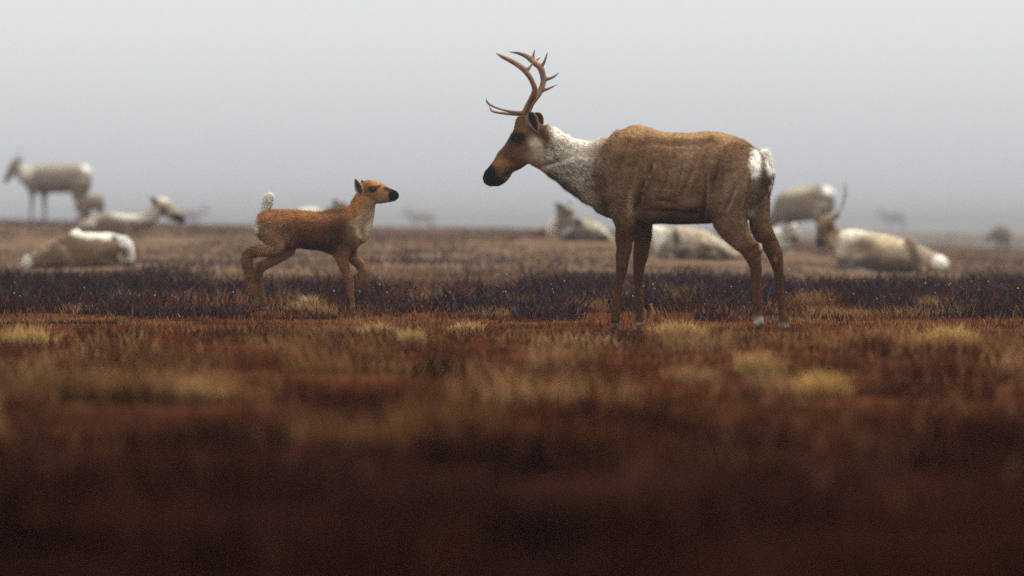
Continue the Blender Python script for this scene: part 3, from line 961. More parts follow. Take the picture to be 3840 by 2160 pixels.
    ear(o, B, Z3, (1215, 190), (1195, 130), 26, -58, -120, (0.05, 0.03, 0.025), (0.3, 0.15, 0.06), 0.5)
    eye(o, B, Z3, 1300, 220, 20)
    eye(o, B, Z3, 1300, 218, 24, 1)
    tail(o, B, Z3, [(325, 430, 24, 24, 0), (345, 370, 34, 28, 0), (362, 310, 38, 30, 0), (368, 268, 26, 20, 0), (368, 248, 8, 8, 0)], (0.86, 0.82, 0.72), 3500, 0.032)
    hoof(o, B, Z3, 285, 1312, 40, 78, (0.05, 0.03, 0.022))
    hoof(o, B, Z3, 322, 1318, 40, -78, (0.05, 0.03, 0.022))
    hoof(o, B, Z3, 1124, 1352, 40, 66, (0.05, 0.03, 0.022))
    hoof(o, B, Z3, 1146, 1146, 36, -66, (0.05, 0.03, 0.022))
    return o
build_fawn()

# ---------------------------------------------------------------- the resting herd
HERD = 'caribou herd resting in the fog behind'
GREY = (0.25, 0.195, 0.145)
CREAM = (0.70, 0.65, 0.54)
BROWN = (0.22, 0.15, 0.10)
INK = (0.035, 0.028, 0.03)
def herd_fur(o, B, base, marks, seed, n=9000, L=0.04):
    def colf(P):
        C = paint(B, P, base, marks, seed, 4)
        x, y = B.img(P)
        return C * (0.7 + 0.6 * fnoise(x / 8 + 3, y / 6 + 8, 640 + seed, 2))[:, None]
    fur(o, B, n, L, 0.008, colf, None, 0.3, 0.5)

Z4 = (0, 500, 2.414)
def herd_standing_left():
    B = Beast(200, 0, 150.0, -1, 12)
    fy = (B.py - Z4[1]) * Z4[2]
    B.torso(Z4, [(818, 350, 410), (800, 300, 465), (740, 282, 508), (640, 272, 535), (520, 272, 542), (400, 284, 542), (300, 297, 535), (240, 322, 500), (200, 345, 450)])
    B.limb(Z4, [(280, 400, 100), (210, 370, 76), (160, 330, 58), (140, 290, 45)], 0, 0.6)
    B.limb(Z4, [(150, 265, 36), (125, 290, 46), (98, 340, 40), (72, 385, 31), (52, 420, 27), (38, 440, 16)], 0, 0.7)
    for b, secs in ((40, [(290, 480, 55), (292, 560, 26), (288, 640, 17), (282, 720, 14), (280, fy, 14)]),
                    (-40, [(390, 480, 55), (395, 570, 28), (397, 650, 18), (400, 740, 14), (400, fy, 14)]),
                    (44, [(740, 420, 80), (705, 530, 62), (715, 610, 38), (740, 680, 28), (728, 740, 19), (705, 800, 15), (700, fy, 14)]),
                    (-44, [(770, 420, 70), (745, 540, 55), (755, 620, 34), (775, 690, 24), (762, 750, 17), (750, fy, 14)])):
        B.limb(Z4, secs, b)
    marks = [(Z4, 520, 290, 330, 60, 0, (0.42, 0.36, 0.29), 0.7, 0.6), (Z4, 480, 510, 260, 60, 0, (0.16, 0.12, 0.10), 0.6, 0.8), (Z4, 220, 350, 80, 60, 0, CREAM, 0.6, 0.8),
             (Z4, 790, 310, 45, 60, 0, (0.8, 0.77, 0.7), 0.5), (Z4, 100, 330, 80, 90, 30, (0.26, 0.19, 0.14), 0.4, 0.9), (Z4, 50, 425, 30, 30, 0, INK, 0.4),
             (Z4, 500, 740, 400, 180, 0, (0.22, 0.16, 0.12), 0.3, 0.8)]
    o = finish(B, 'caribou', 0.02, 4, GREY, marks, 'pale caribou standing on the misty rise at far left', 'caribou', HERD, 3, 4)
    herd_fur(o, B, GREY, marks, 3)
    ear(o, B, Z4, (150, 258), (215, 236), 16, 30, 40, INK, BROWN)
    ear(o, B, Z4, (140, 255), (110, 225), 14, -30, -50, INK, BROWN)
    antler(o, B, Z4, [[(145, 250, 14, 9), (170, 190, 40, 7), (178, 140, 60, 6), (168, 92, 60, 3)], [(174, 165, 50, 5), (192, 135, 55, 2)]], (0.2, 0.14, 0.1), 0.012)
    tail(o, B, Z4, [(800, 310, 14, 14, 0), (820, 350, 16, 16, 0), (825, 390, 8, 8, 0)], (0.8, 0.77, 0.7), 0)
    for x, b in ((276, 40), (396, -40), (696, 44), (746, -44)):
        hoof(o, B, Z4, x, fy, 16, b)
    return o, B
walker, walkerB = herd_standing_left()

def herd_calf_left():
    B = Beast(350, 0, 146.0, -1, 10)
    fy = (B.py - Z4[1]) * Z4[2]
    B.torso(Z4, [(938, 585, 640), (915, 560, 670), (870, 548, 692), (820, 555, 694), (780, 575, 688), (755, 600, 670)])
    B.limb(Z4, [(780, 625, 48), (745, 640, 38), (720, 650, 32)], 0, 0.7)
    B.limb(Z4, [(728, 640, 30), (705, 660, 28), (685, 678, 20), (672, 690, 11)], 0, 0.8)
    for b, x in ((18, 785), (-18, 805), (20, 895), (-20, 918)):
        B.limb(Z4, [(x, 650, 32), (x - 4, 710, 15), (x, 770, 11), (x - 3, fy, 10)], b)
    base = (0.27, 0.19, 0.13)
    marks = [(Z4, 860, 570, 90, 40, 0, (0.36, 0.27, 0.2), 0.7, 0.7), (Z4, 675, 688, 18, 18, 0, INK, 0.4)]
    o = finish(B, 'calf', 0.016, 3, base, marks, 'brown calf standing behind the hind legs of the pale caribou', 'calf', HERD, 4, 4)
    herd_fur(o, B, base, marks, 4, 4000, 0.03)
    ear(o, B, Z4, (735, 622), (752, 595), 11, 18, 24, INK, BROWN)
    for x, b in ((780, 18), (800, -18), (890, 20), (914, -20)):
        hoof(o, B, Z4, x, fy, 12, b)
herd_calf_left()

def folded_leg(B, T, secs, b):
    B.limb(T, secs, b, 0.7)

def herd_lying_long_neck():
    d = hit_ground(430, 893)
    B = Beast(430, 893, d, 1, -12)
    B.off = 0.0
    B.torso(Z4, [(680, 850, 915), (710, 815, 935), (770, 780, 950), (850, 745, 955), (930, 718, 955), (1000, 712, 955), (1070, 722, 950), (1140, 742, 945), (1200, 780, 930), (1240, 830, 910)])
    B.limb(Z4, [(1120, 830, 108), (1210, 820, 84), (1300, 796, 72), (1370, 752, 70), (1420, 700, 66), (1445, 665, 55)], 0, 0.6)
    B.limb(Z4, [(1418, 632, 48), (1455, 645, 72), (1500, 675, 76), (1550, 712, 64), (1600, 745, 52), (1645, 775, 42), (1672, 792, 28), (1684, 800, 12)], 0, 0.72)
    folded_leg(B, Z4, [(800, 850, 70), (870, 885, 60), (900, 920, 34), (820, 945, 20), (740, 950, 14)], 60)
    folded_leg(B, Z4, [(1120, 880, 50), (1180, 925, 30), (1260, 940, 18), (1190, 955, 15)], 50)
    folded_leg(B, Z4, [(1120, 880, 50), (1200, 925, 30), (1290, 935, 17), (1230, 950, 14)], -50)
    marks = [(Z4, 980, 860, 260, 90, 0, (0.19, 0.13, 0.088), 0.7, 0.9), (Z4, 1200, 752, 190, 36, 5, (0.78, 0.74, 0.63), 0.6, 0.9), (Z4, 1380, 690, 90, 70, -30, (0.66, 0.58, 0.46), 0.6, 0.8),
             (Z4, 1480, 600, 70, 34, 20, (0.78, 0.73, 0.6), 0.5, 0.9), (Z4, 1560, 690, 90, 40, 38, (0.5, 0.40, 0.28), 0.5, 0.8), (Z4, 1498, 688, 34, 26, 20, INK, 0.5),
             (Z4, 1625, 775, 62, 46, 30, INK, 0.3), (Z4, 1420, 640, 40, 40, 0, (0.30, 0.22, 0.17), 0.6, 0.8), (Z4, 830, 790, 110, 40, -25, (0.6, 0.53, 0.42), 0.6, 0.7)]
    o = finish(B, 'caribou', 0.013, 4, GREY, marks, 'caribou lying with long neck stretched right, dark nose, below the standing one', 'caribou', HERD, 5, 4)
    herd_fur(o, B, GREY, marks, 5)
    ear(o, B, Z4, (1430, 640), (1362, 575), 22, 45, 70, INK, (0.12, 0.09, 0.08))
    ear(o, B, Z4, (1450, 610), (1470, 565), 18, -45, -70, INK, (0.5, 0.42, 0.33))
    eye(o, B, Z4, 1500, 688, 13)
herd_lying_long_neck()

def herd_lying_curled():
    d = hit_ground(280, 1003)
    B = Beast(280, 1003, d, 1, 10)
    B.off = 0.0
    B.torso(Z4, [(228, 1150, 1215), (262, 1095, 1235), (330, 1035, 1240), (430, 975, 1240), (540, 938, 1240), (640, 912, 1238), (740, 900, 1232), (840, 898, 1228), (930, 905, 1215), (1000, 925, 1190), (1040, 960, 1150)])
    B.limb(Z4, [(650, 960, 70), (690, 915, 50), (720, 895, 36)], 0, 1.2)
    B.limb(Z4, [(900, 1010, 105), (980, 985, 92), (1050, 985, 76), (1110, 1000, 64)], 0, 0.7)
    B.limb(Z4, [(1075, 975, 44), (1110, 985, 62), (1145, 1030, 62), (1168, 1085, 50), (1180, 1135, 40), (1188, 1168, 30), (1192, 1185, 12)], 20, 0.8)
    folded_leg(B, Z4, [(480, 1090, 110), (560, 1120, 100), (640, 1170, 60), (600, 1215, 30), (480, 1225, 20)], 75)
    folded_leg(B, Z4, [(860, 1080, 80), (930, 1150, 56), (1010, 1195, 32), (1120, 1210, 22), (1000, 1225, 17)], 70)
    folded_leg(B, Z4, [(960, 1120, 60), (1080, 1185, 32), (1180, 1185, 22), (1215, 1180, 14)], -30)
    base = (0.20, 0.122, 0.072)
    marks = [(Z4, 400, 1030, 190, 36, -35, (0.42, 0.29, 0.18), 0.6, 0.8), (Z4, 720, 885, 70, 46, 10, (0.85, 0.82, 0.72), 0.4), (Z4, 860, 920, 200, 42, 4, (0.84, 0.80, 0.68), 0.4),
             (Z4, 960, 935, 60, 40, 0, (0.86, 0.83, 0.73), 0.4), (Z4, 860, 1010, 140, 60, 0, (0.27, 0.17, 0.11), 0.7, 0.8), (Z4, 1130, 985, 80, 50, 30, (0.86, 0.84, 0.78), 0.4),
             (Z4, 1190, 1060, 36, 110, 0, (0.80, 0.77, 0.72), 0.4, 0.9), (Z4, 1125, 1070, 46, 34, 0, (0.24, 0.16, 0.11), 0.5, 0.9), (Z4, 1150, 1145, 60, 24, 0, (0.8, 0.77, 0.70), 0.4, 0.9),
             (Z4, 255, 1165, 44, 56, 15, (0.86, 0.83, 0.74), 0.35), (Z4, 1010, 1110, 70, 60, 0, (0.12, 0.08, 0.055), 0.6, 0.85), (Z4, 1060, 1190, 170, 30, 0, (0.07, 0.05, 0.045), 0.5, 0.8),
             (Z4, 580, 980, 130, 30, -15, (0.13, 0.09, 0.07), 0.7, 0.7)]
    o = finish(B, 'caribou', 0.012, 4, base, marks, 'brown caribou lying nearest at left, white mane stripe and white bowed face', 'caribou', HERD, 6, 4)
    herd_fur(o, B, base, marks, 6)
    ear(o, B, Z4, (1052, 985), (1020, 930), 20, 50, 60, INK, (0.1, 0.08, 0.07))
    ear(o, B, Z4, (1110, 950), (1145, 925), 16, -40, -70, INK, CREAM)
    eye(o, B, Z4, 1140, 1050, 11)
    tail(o, B, Z4, [(262, 1110, 20, 20, 0), (238, 1160, 26, 24, 0), (225, 1205, 12, 12, 0)], (0.86, 0.83, 0.74), 900, 0.05)
herd_lying_curled()

ZE = (1980, 720, 6.037)
def herd_lying_by_chest():
    d = hit_ground(2180, 905)
    B = Beast(2180, 905, d, -1, 20)
    B.off = 0.0
    B.torso(ZE, [(2010, 1100, 1150, 40), (1950, 1050, 1190, 90), (1850, 950, 1200, 130), (1700, 800, 1200, 170), (1550, 690, 1190, 190), (1400, 622, 1180, 200), (1250, 590, 1170, 200), (1120, 610, 1140, 190), (980, 650, 1100, 170), (840, 700, 1060, 140), (720, 760, 1020, 100)])
    B.limb(ZE, [(1100, 820, 220, 160), (900, 740, 230, 130), (760, 640, 190, 105), (720, 540, 140, 90), (760, 460, 110, 80)], 0)
    B.limb(ZE, [(700, 600, 110, 90), (590, 660, 95, 80), (520, 760, 90, 70), (470, 870, 70, 55), (440, 950, 35, 30)], 0)
    B.limb(ZE, [(980, 470, 90, 90), (900, 430, 118, 95), (810, 395, 104, 85), (730, 370, 78, 70), (670, 350, 58, 55), (640, 340, 30, 30)], -20)
    folded_leg(B, ZE, [(1000, 900, 130), (880, 1000, 80), (760, 1060, 50), (900, 1110, 38)], 120)
    folded_leg(B, ZE, [(1650, 950, 130), (1680, 1080, 90), (1740, 1160, 50), (1880, 1190, 36)], 130)
    marks = [(ZE, 1400, 720, 320, 130, 12, (0.66, 0.58, 0.44), 0.6, 0.8), (ZE, 1780, 900, 240, 70, 42, (0.7, 0.63, 0.50), 0.5, 0.8), (ZE, 520, 720, 110, 300, 18, (0.86, 0.83, 0.74), 0.35),
             (ZE, 850, 430, 220, 120, 30, (0.16, 0.115, 0.10), 0.45, 0.95), (ZE, 940, 270, 130, 90, 30, (0.72, 0.64, 0.5), 0.5, 0.9), (ZE, 950, 640, 280, 170, 25, (0.20, 0.145, 0.11), 0.6, 0.9),
             (ZE, 1130, 700, 100, 80, 30, (0.03, 0.025, 0.03), 0.5, 0.95), (ZE, 1680, 1060, 150, 130, 0, (0.07, 0.05, 0.05), 0.6, 0.9), (ZE, 880, 990, 200, 70, -25, (0.07, 0.05, 0.045), 0.6, 0.9), (ZE, 1350, 960, 220, 120, 10, (0.18, 0.12, 0.085), 0.6, 0.8),  # first mark paints shade in the shoulder fold
             (ZE, 830, 900, 170, 50, -30, (0.62, 0.58, 0.5), 0.6, 0.7)]
    o = finish(B, 'caribou', 0.012, 4, GREY, marks, 'pale caribou lying below the throat of the cow, white chest', 'caribou', HERD, 7, 4)
    herd_fur(o, B, GREY, marks, 7)
    ear(o, B, ZE, (830, 380), (590, 240), 62, 70, 110, (0.12, 0.09, 0.09), (0.2, 0.16, 0.15))
    ear(o, B, ZE, (920, 340), (960, 200), 50, -70, -110, INK, (0.6, 0.52, 0.4))
herd_lying_by_chest()

def herd_calf_low():
    d = hit_ground(2028, 890)
    B = Beast(2028, 890, d, -1, 0)
    B.off = 0.0
    B.torso(ZE, [(440, 880, 970, 45), (420, 830, 1000, 70), (370, 795, 1020, 80), (290, 815, 1025, 85), (210, 865, 1020, 75), (160, 910, 1010, 55)])
    B.limb(ZE, [(200, 930, 70), (140, 930, 55), (90, 960, 42), (50, 985, 30), (20, 1000, 16)], 30)
    base = (0.24, 0.10, 0.06)
    marks = [(ZE, 40, 990, 50, 40, 0, INK, 0.5)]
    o = finish(B, 'calf', 0.012, 3, base, marks, 'tiny rust brown calf curled left of the white chested caribou', 'calf', HERD, 8, 4)
    herd_fur(o, B, base, marks, 8, 2500, 0.03)
    ear(o, B, ZE, (140, 900), (175, 850), 24, 40, 50, INK, BROWN)
herd_calf_low()

ZF = (2400, 820, 5.152)
def herd_lying_under_belly():
    d = hit_ground(2600, 975)
    B = Beast(2600, 975, d, -1, 12)
    B.off = 0.0
    B.torso(ZF, [(1930, 690, 745, 40), (1860, 640, 770, 85), (1750, 545, 790, 130), (1620, 440, 805, 165), (1480, 355, 810, 185), (1340, 275, 815, 200), (1200, 222, 815, 205), (1040, 180, 815, 205), (860, 155, 815, 200), (700, 150, 810, 190), (560, 170, 800, 170), (430, 230, 780, 140), (330, 320, 740, 95)])
    B.limb(ZF, [(520, 420, 250, 150), (380, 350, 210, 120), (250, 270, 160, 100), (150, 200, 125, 85), (60, 160, 100, 75)], 0)
    B.limb(ZF, [(90, 120, 75, 65), (20, 150, 90, 75), (-80, 210, 80, 62), (-170, 270, 62, 50), (-240, 320, 48, 42), (-280, 345, 22, 22)], 0)
    folded_leg(B, ZF, [(640, 520, 110), (760, 620, 80), (860, 650, 52), (740, 720, 40), (560, 770, 30)], 150)
    folded_leg(B, ZF, [(1300, 480, 150), (1230, 590, 120), (1300, 690, 70), (1480, 640, 46), (1600, 650, 36), (1740, 740, 28)], 160)
    base = (0.46, 0.38, 0.27)
    marks = [(ZF, 300, 330, 190, 300, 15, (0.86, 0.83, 0.74), 0.35), (ZF, 900, 280, 420, 150, 8, (0.60, 0.51, 0.36), 0.6, 0.8), (ZF, 680, 380, 75, 190, 0, (0.05, 0.04, 0.045), 0.6, 0.92),  # last mark paints the shadow crease at the shoulder
             (ZF, 800, 660, 180, 90, -20, (0.07, 0.048, 0.042), 0.5, 0.92), (ZF, 1240, 620, 170, 170, 0, (0.15, 0.10, 0.075), 0.6, 0.9), (ZF, 1590, 640, 160, 70, 35, (0.06, 0.045, 0.04), 0.5, 0.92), (ZF, 480, 560, 120, 120, -30, (0.22, 0.17, 0.14), 0.7, 0.8),
             (ZF, 1500, 450, 240, 60, 38, (0.66, 0.58, 0.44), 0.5, 0.8), (ZF, -100, 220, 140, 90, 40, (0.25, 0.17, 0.12), 0.4), (ZF, -260, 330, 60, 60, 0, INK, 0.4)]
    o = finish(B, 'caribou', 0.012, 4, base, marks, 'cream caribou lying seen through the legs of the cow', 'caribou', HERD, 9, 4)
    herd_fur(o, B, base, marks, 9)
    ear(o, B, ZF, (110, 90), (210, 30), 40, 60, 90, INK, BROWN)
herd_lying_under_belly()

ZG = (2880, 660, 4.83)
Z6 = (2880, 640, 2.683)
def herd_standing_right():
    B = Beast(3030, 0, 124.0, -1, 28)
    fy = (B.py - ZG[1]) * ZG[2]
    B.torso(ZG, [(1165, 330, 520, 50), (1135, 245, 640, 120), (1070, 195, 715, 180), (980, 178, 760, 215), (850, 165, 790, 235), (700, 178, 815, 245), (550, 198, 835, 245), (420, 218, 840, 230), (320, 260, 825, 195), (240, 340, 790, 140), (200, 430, 730, 80)])
    B.limb(ZG, [(340, 520, 250, 170), (240, 650, 190, 130), (150, 750, 140, 100), (80, 820, 110, 82)], 0)
    B.limb(ZG, [(100, 790, 80, 80), (40, 850, 100, 80), (-40, 930, 85, 65), (-100, 1000, 66, 52), (-140, 1050, 50, 45), (-160, 1075, 24, 24)], 0)
    for b, x in ((95, 330), (-95, 420)):
        B.limb(ZG, [(x, 700, 120), (x + 10, 860, 62), (x, 1050, 42), (x - 10, 1250, 32), (x - 12, fy, 32)], b)
    for b, x in ((105, 940), (-105, 1040)):
        B.limb(ZG, [(x, 500, 190), (x - 40, 700, 140), (x + 10, 880, 80), (x + 60, 1020, 62), (x + 30, 1150, 42), (x + 5, 1350, 32), (x, fy, 32)], b)
    marks = [(ZG, 500, 250, 300, 90, -8, (0.54, 0.46, 0.34), 0.7, 0.8), (ZG, 1080, 240, 110, 110, 20, (0.86, 0.84, 0.77), 0.4), (ZG, 450, 720, 260, 130, 0, (0.20, 0.165, 0.17), 0.7, 0.85),
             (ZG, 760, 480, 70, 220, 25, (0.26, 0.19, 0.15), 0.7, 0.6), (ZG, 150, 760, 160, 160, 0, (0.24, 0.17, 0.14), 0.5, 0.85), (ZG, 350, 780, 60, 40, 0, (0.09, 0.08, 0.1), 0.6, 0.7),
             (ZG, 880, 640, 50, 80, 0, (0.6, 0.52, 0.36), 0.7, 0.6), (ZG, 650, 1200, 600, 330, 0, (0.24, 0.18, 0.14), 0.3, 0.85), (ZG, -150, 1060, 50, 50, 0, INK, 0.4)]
    o = finish(B, 'caribou', 0.016, 4, GREY, marks, 'grey caribou standing with head lowered behind the rump of the cow', 'caribou', HERD, 10, 4)
    herd_fur(o, B, GREY, marks, 10)
    ear(o, B, ZG, (120, 740), (200, 690), 36, 70, 100, INK, BROWN)
    tail(o, B, ZG, [(1110, 230, 30, 30, 0), (1165, 300, 36, 34, 0), (1180, 400, 18, 18, 0)], (0.86, 0.84, 0.77), 0)
    for x, b in ((312, 95), (402, -95), (935, 105), (1035, -105)):
        hoof(o, B, ZG, x, fy, 40, b)
herd_standing_right()

def herd_lying_white():
    d = hit_ground(2930, 948)
    B = Beast(2930, 948, d, 1, -35)
    B.off = 0.0
    B.torso(ZG, [(-330, 1110, 1330, 60), (-250, 1040, 1400, 120), (-120, 985, 1420, 160), (20, 960, 1425, 170), (140, 955, 1420, 165), (240, 980, 1400, 140), (320, 1040, 1360, 100), (360, 1110, 1310, 60)])
    B.limb(ZG, [(230, 1130, 150, 110), (330, 1060, 125, 100), (410, 980, 105, 90), (440, 930, 85, 80)], 30)
    B.limb(ZG, [(430, 905, 52, 60), (450, 930, 92, 80), (465, 1000, 104, 82), (475, 1080, 84, 70), (480, 1140, 66, 58), (486, 1190, 52, 48), (490, 1222, 24, 24)], 60)
    folded_leg(B, ZG, [(220, 1280, 90), (330, 1370, 55), (430, 1400, 36), (300, 1425, 30)], 100)
    base = (0.68, 0.64, 0.55)
    marks = [(ZG, 480, 1140, 78, 62, 20, (0.07, 0.05, 0.055), 0.4), (ZG, 440, 960, 40, 40, 0, (0.5, 0.3, 0.16), 0.7, 0.7), (ZG, 330, 960, 60, 120, 0, (0.26, 0.19, 0.16), 0.6, 0.8),
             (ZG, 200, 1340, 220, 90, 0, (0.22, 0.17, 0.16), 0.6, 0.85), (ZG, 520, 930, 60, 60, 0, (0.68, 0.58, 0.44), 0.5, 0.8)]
    o = finish(B, 'caribou', 0.014, 4, base, marks, 'white caribou lying in profile gap right behind the hind legs of the cow, face to the lens', 'caribou', HERD, 11, 4)
    o['label'] = 'white caribou lying right behind the hind legs of the cow, face turned outward'
    herd_fur(o, B, base, marks, 11)
    ear(o, B, ZG, (400, 920), (310, 930), 36, 60, 40, INK, BROWN)
    ear(o, B, ZG, (510, 920), (590, 900), 34, 60, 40, INK, (0.6, 0.5, 0.36))
    eye(o, B, ZG, 425, 985, 11)
    eye(o, B, ZG, 515, 985, 11)
herd_lying_white()

def herd_lying_antlered():
    d = hit_ground(3300, 1020)
    B = Beast(3300, 1020, d, -1, -14)
    B.off = 0.0
    B.torso(Z6, [(1800, 905, 965, 30), (1760, 865, 1000, 60), (1680, 825, 1015, 95), (1580, 775, 1022, 118), (1470, 728, 1025, 135), (1360, 690, 1025, 145), (1250, 660, 1022, 148), (1140, 638, 1020, 150), (1040, 620, 1015, 148), (940, 604, 1010, 142), (840, 592, 1000, 132), (760, 605, 975, 115), (700, 640, 920, 88), (660, 690, 850, 60)])
    B.limb(Z6, [(800, 760, 150, 100), (720, 730, 118, 85), (660, 680, 95, 72), (630, 620, 80, 66), (620, 570, 66, 60)], 0)
    B.limb(ZG, [(1120, 745, 75, 75), (1085, 800, 125, 105), (1035, 880, 148, 115), (1000, 960, 142, 105), (968, 1055, 112, 88), (940, 1140, 92, 76), (920, 1210, 82, 72), (908, 1255, 58, 54), (902, 1280, 26, 26)], 30)
    folded_leg(B, Z6, [(1440, 690, 42, 40), (1425, 740, 62, 44), (1450, 820, 66, 46), (1475, 900, 62, 44), (1510, 980, 52, 40), (1580, 1015, 30, 26)], 100)
    folded_leg(B, Z6, [(930, 880, 80, 60), (860, 940, 52, 40), (740, 965, 34, 28), (620, 978, 24, 22), (560, 985, 18, 18)], 90)
    folded_leg(B, Z6, [(900, 900, 70, 50), (800, 985, 34, 28), (930, 1010, 24, 22), (1060, 1015, 18, 18)], 105)
    base = (0.40, 0.31, 0.21)
    marks = [(Z6, 860, 640, 170, 60, 5, (0.80, 0.76, 0.62), 0.5, 0.95), (Z6, 1160, 690, 260, 60, 8, (0.60, 0.50, 0.34), 0.6, 0.8), (Z6, 720, 740, 60, 130, 10, (0.66, 0.60, 0.48), 0.5, 0.8),
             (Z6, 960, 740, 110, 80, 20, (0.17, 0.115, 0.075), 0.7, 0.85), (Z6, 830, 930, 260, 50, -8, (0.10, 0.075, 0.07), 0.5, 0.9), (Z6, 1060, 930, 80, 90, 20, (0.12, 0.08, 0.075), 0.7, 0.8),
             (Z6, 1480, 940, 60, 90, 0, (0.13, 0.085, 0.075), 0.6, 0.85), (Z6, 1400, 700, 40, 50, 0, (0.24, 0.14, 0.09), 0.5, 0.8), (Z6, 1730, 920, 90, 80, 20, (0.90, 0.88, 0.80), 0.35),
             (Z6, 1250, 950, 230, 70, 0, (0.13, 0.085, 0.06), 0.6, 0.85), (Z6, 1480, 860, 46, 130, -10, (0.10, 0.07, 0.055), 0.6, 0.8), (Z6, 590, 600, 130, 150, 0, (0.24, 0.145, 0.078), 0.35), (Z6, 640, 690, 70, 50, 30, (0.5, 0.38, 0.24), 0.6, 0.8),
             (Z6, 605, 572, 36, 34, 0, (0.03, 0.024, 0.024), 0.5), (Z6, 500, 740, 60, 60, 0, (0.03, 0.026, 0.03), 0.35), (Z6, 510, 640, 50, 70, 10, (0.12, 0.07, 0.055), 0.6, 0.8)]
    o = finish(B, 'caribou', 0.012, 4, base, marks, 'tan antlered caribou lying at right with white rump', 'caribou', HERD, 12, 4)
    herd_fur(o, B, base, marks, 12, 12000)
    antler(o, B, ZG, [[(1190, 735, 40, 30), (1265, 650, 70, 26), (1335, 540, 100, 24), (1375, 400, 120, 26), (1392, 250, 120, 26), (1372, 150, 110, 18), (1340, 95, 100, 7)], [(1390, 220, 120, 14), (1425, 140, 120, 6)]], (0.27, 0.2, 0.13), 0.009)
    antler(o, B, ZG, [[(1120, 735, -20, 28), (1150, 640, -60, 24), (1148, 560, -90, 22), (1120, 470, -110, 22), (1085, 390, -120, 20), (1060, 320, -120, 7)], [(1110, 700, -20, 16), (1040, 650, 10, 18), (980, 660, 30, 6)]], (0.2, 0.16, 0.12), 0.009)
    ear(o, B, ZG, (1170, 770), (1290, 690), 42, 80, 100, (0.10, 0.06, 0.05), (0.25, 0.15, 0.09))
    ear(o, B, ZG, (1000, 770), (900, 740), 38, -60, -60, (0.10, 0.06, 0.05), (0.25, 0.15, 0.09))
    eye(o, B, ZG, 1085, 925, 22)
    eye(o, B, ZG, 870, 920, 20)
    tail(o, B, Z6, [(1740, 870, 22, 22, 0), (1785, 920, 28, 26, 0), (1795, 965, 12, 12, 0)], (0.90, 0.88, 0.80), 900, 0.05)
herd_lying_antlered()

ZL = (1050, 640, 6.44)
def herd_behind_fawn():
    d = hit_ground(1180, 905)
    B = Beast(1180, 905, d, 1, 8)
    B.off = 0.0
    B.torso(ZL, [(180, 1200, 1450, 60), (260, 1050, 1580, 140), (400, 950, 1660, 190), (550, 905, 1690, 215), (700, 890, 1700, 220), (850, 900, 1690, 215), (1000, 930, 1660, 195), (1120, 980, 1600, 150), (1200, 1060, 1520, 90)])
    B.limb(ZL, [(1080, 1150, 200, 140), (1220, 1030, 150, 110), (1330, 920, 120, 92), (1390, 850, 92, 80)], 0)
    B.limb(ZL, [(1370, 790, 62, 60), (1430, 790, 92, 82), (1510, 830, 88, 72), (1600, 890, 68, 56), (1680, 940, 52, 46), (1740, 975, 26, 26)], 0)
    folded_leg(B, ZL, [(400, 1350, 150), (540, 1480, 100), (480, 1600, 55), (300, 1680, 40)], 130)
    folded_leg(B, ZL, [(1060, 1400, 100), (1180, 1580, 55), (1320, 1660, 36), (1150, 1690, 32)], 110)
    marks = [(ZL, 700, 930, 330, 70, 0, (0.82, 0.78, 0.66), 0.5), (ZL, 1440, 770, 90, 60, 0, (0.55, 0.5, 0.42), 0.5, 0.8), (ZL, 1690, 950, 80, 60, 0, INK, 0.4)]
    o = finish(B, 'caribou', 0.014, 4, GREY, marks, 'pale caribou lying hidden behind the back of the fawn', 'caribou', HERD, 13, 4)
    herd_fur(o, B, GREY, marks, 13)
    ear(o, B, ZL, (1390, 800), (1270, 690), 52, 70, 100, (0.12, 0.11, 0.13), (0.2, 0.18, 0.19))
herd_behind_fawn()

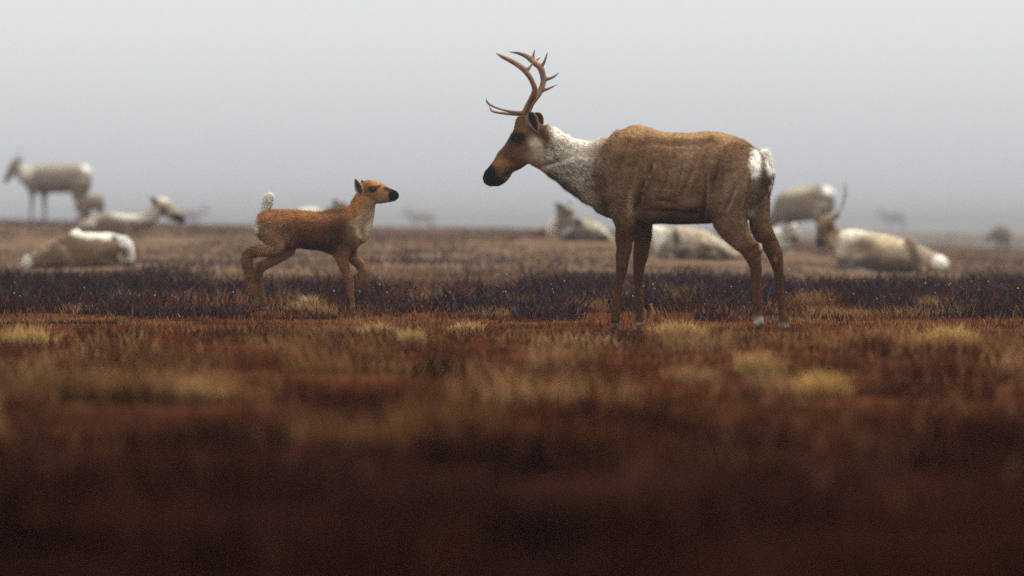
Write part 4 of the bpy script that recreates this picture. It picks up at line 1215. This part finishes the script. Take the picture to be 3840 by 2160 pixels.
Z7 = (3200, 720, 4.025)
def herd_calf_far_right():
    d = hit_ground(3750, 940)
    B = Beast(3750, 940, d, -1, 10)
    fy = (B.py - Z7[1]) * Z7[2]
    B.torso(Z7, [(2388, 610, 680), (2360, 560, 715), (2310, 520, 738), (2250, 500, 745), (2190, 505, 742), (2140, 545, 725), (2110, 590, 700)])
    B.limb(Z7, [(2170, 600, 80), (2110, 640, 58), (2070, 675, 46)], 0, 0.65)
    B.limb(Z7, [(2085, 655, 36), (2055, 685, 42), (2025, 725, 33), (2005, 755, 24), (1995, 772, 12)], 0, 0.75)
    for b, x in ((26, 2170), (-26, 2200), (30, 2335), (-30, 2300)):
        B.limb(Z7, [(x, 660, 56), (x - 5, 750, 26), (x + 4, 820, 20), (x, fy, 16)], b)
    base = (0.24, 0.18, 0.16)
    marks = [(Z7, 2000, 765, 28, 28, 0, INK, 0.4)]
    o = finish(B, 'calf', 0.016, 3, base, marks, 'dark calf standing alone in the fog at far right', 'calf', HERD, 14, 4)
    herd_fur(o, B, base, marks, 14, 4000, 0.03)
    ear(o, B, Z7, (2095, 640), (2130, 600), 18, 26, 34, INK, BROWN)
    for x, b in ((2166, 26), (2196, -26), (2330, 30), (2295, -30)):
        hoof(o, B, Z7, x, fy, 16, b)
herd_calf_far_right()

# far caribou, hardly more than grey shapes in the fog: coats painted pale to add to the fading
pale_mesh = walker.data.copy()
pale_mesh.name = 'pale_caribou'
put_col(pale_mesh, np.array([0.29, 0.27, 0.255]))
def far_copy(px, d, flip, label, scale=1.0):
    c = walker.copy()
    c.data = pale_mesh
    COL.objects.link(c)
    x0 = (px - 1920) / FPX * d
    c.location = (x0, d, float(terrain(x0, d)))
    c.scale = (-scale if flip else scale, scale, scale)
    c['label'] = label
    c['group'] = 'faint far caribou in the fog'
    for ch in walker.children:
        if ch.name.startswith('fur'):
            continue
        q = ch.copy()
        COL.objects.link(q)
        q.parent = c
far_copy(3350, 470, False, 'faint caribou in the fog above the back of the lying antlered one')
far_copy(715, 400, True, 'faint caribou in the fog right of the dark nosed lying one')
far_copy(1578, 420, False, 'faint caribou in the fog between fawn and cow')
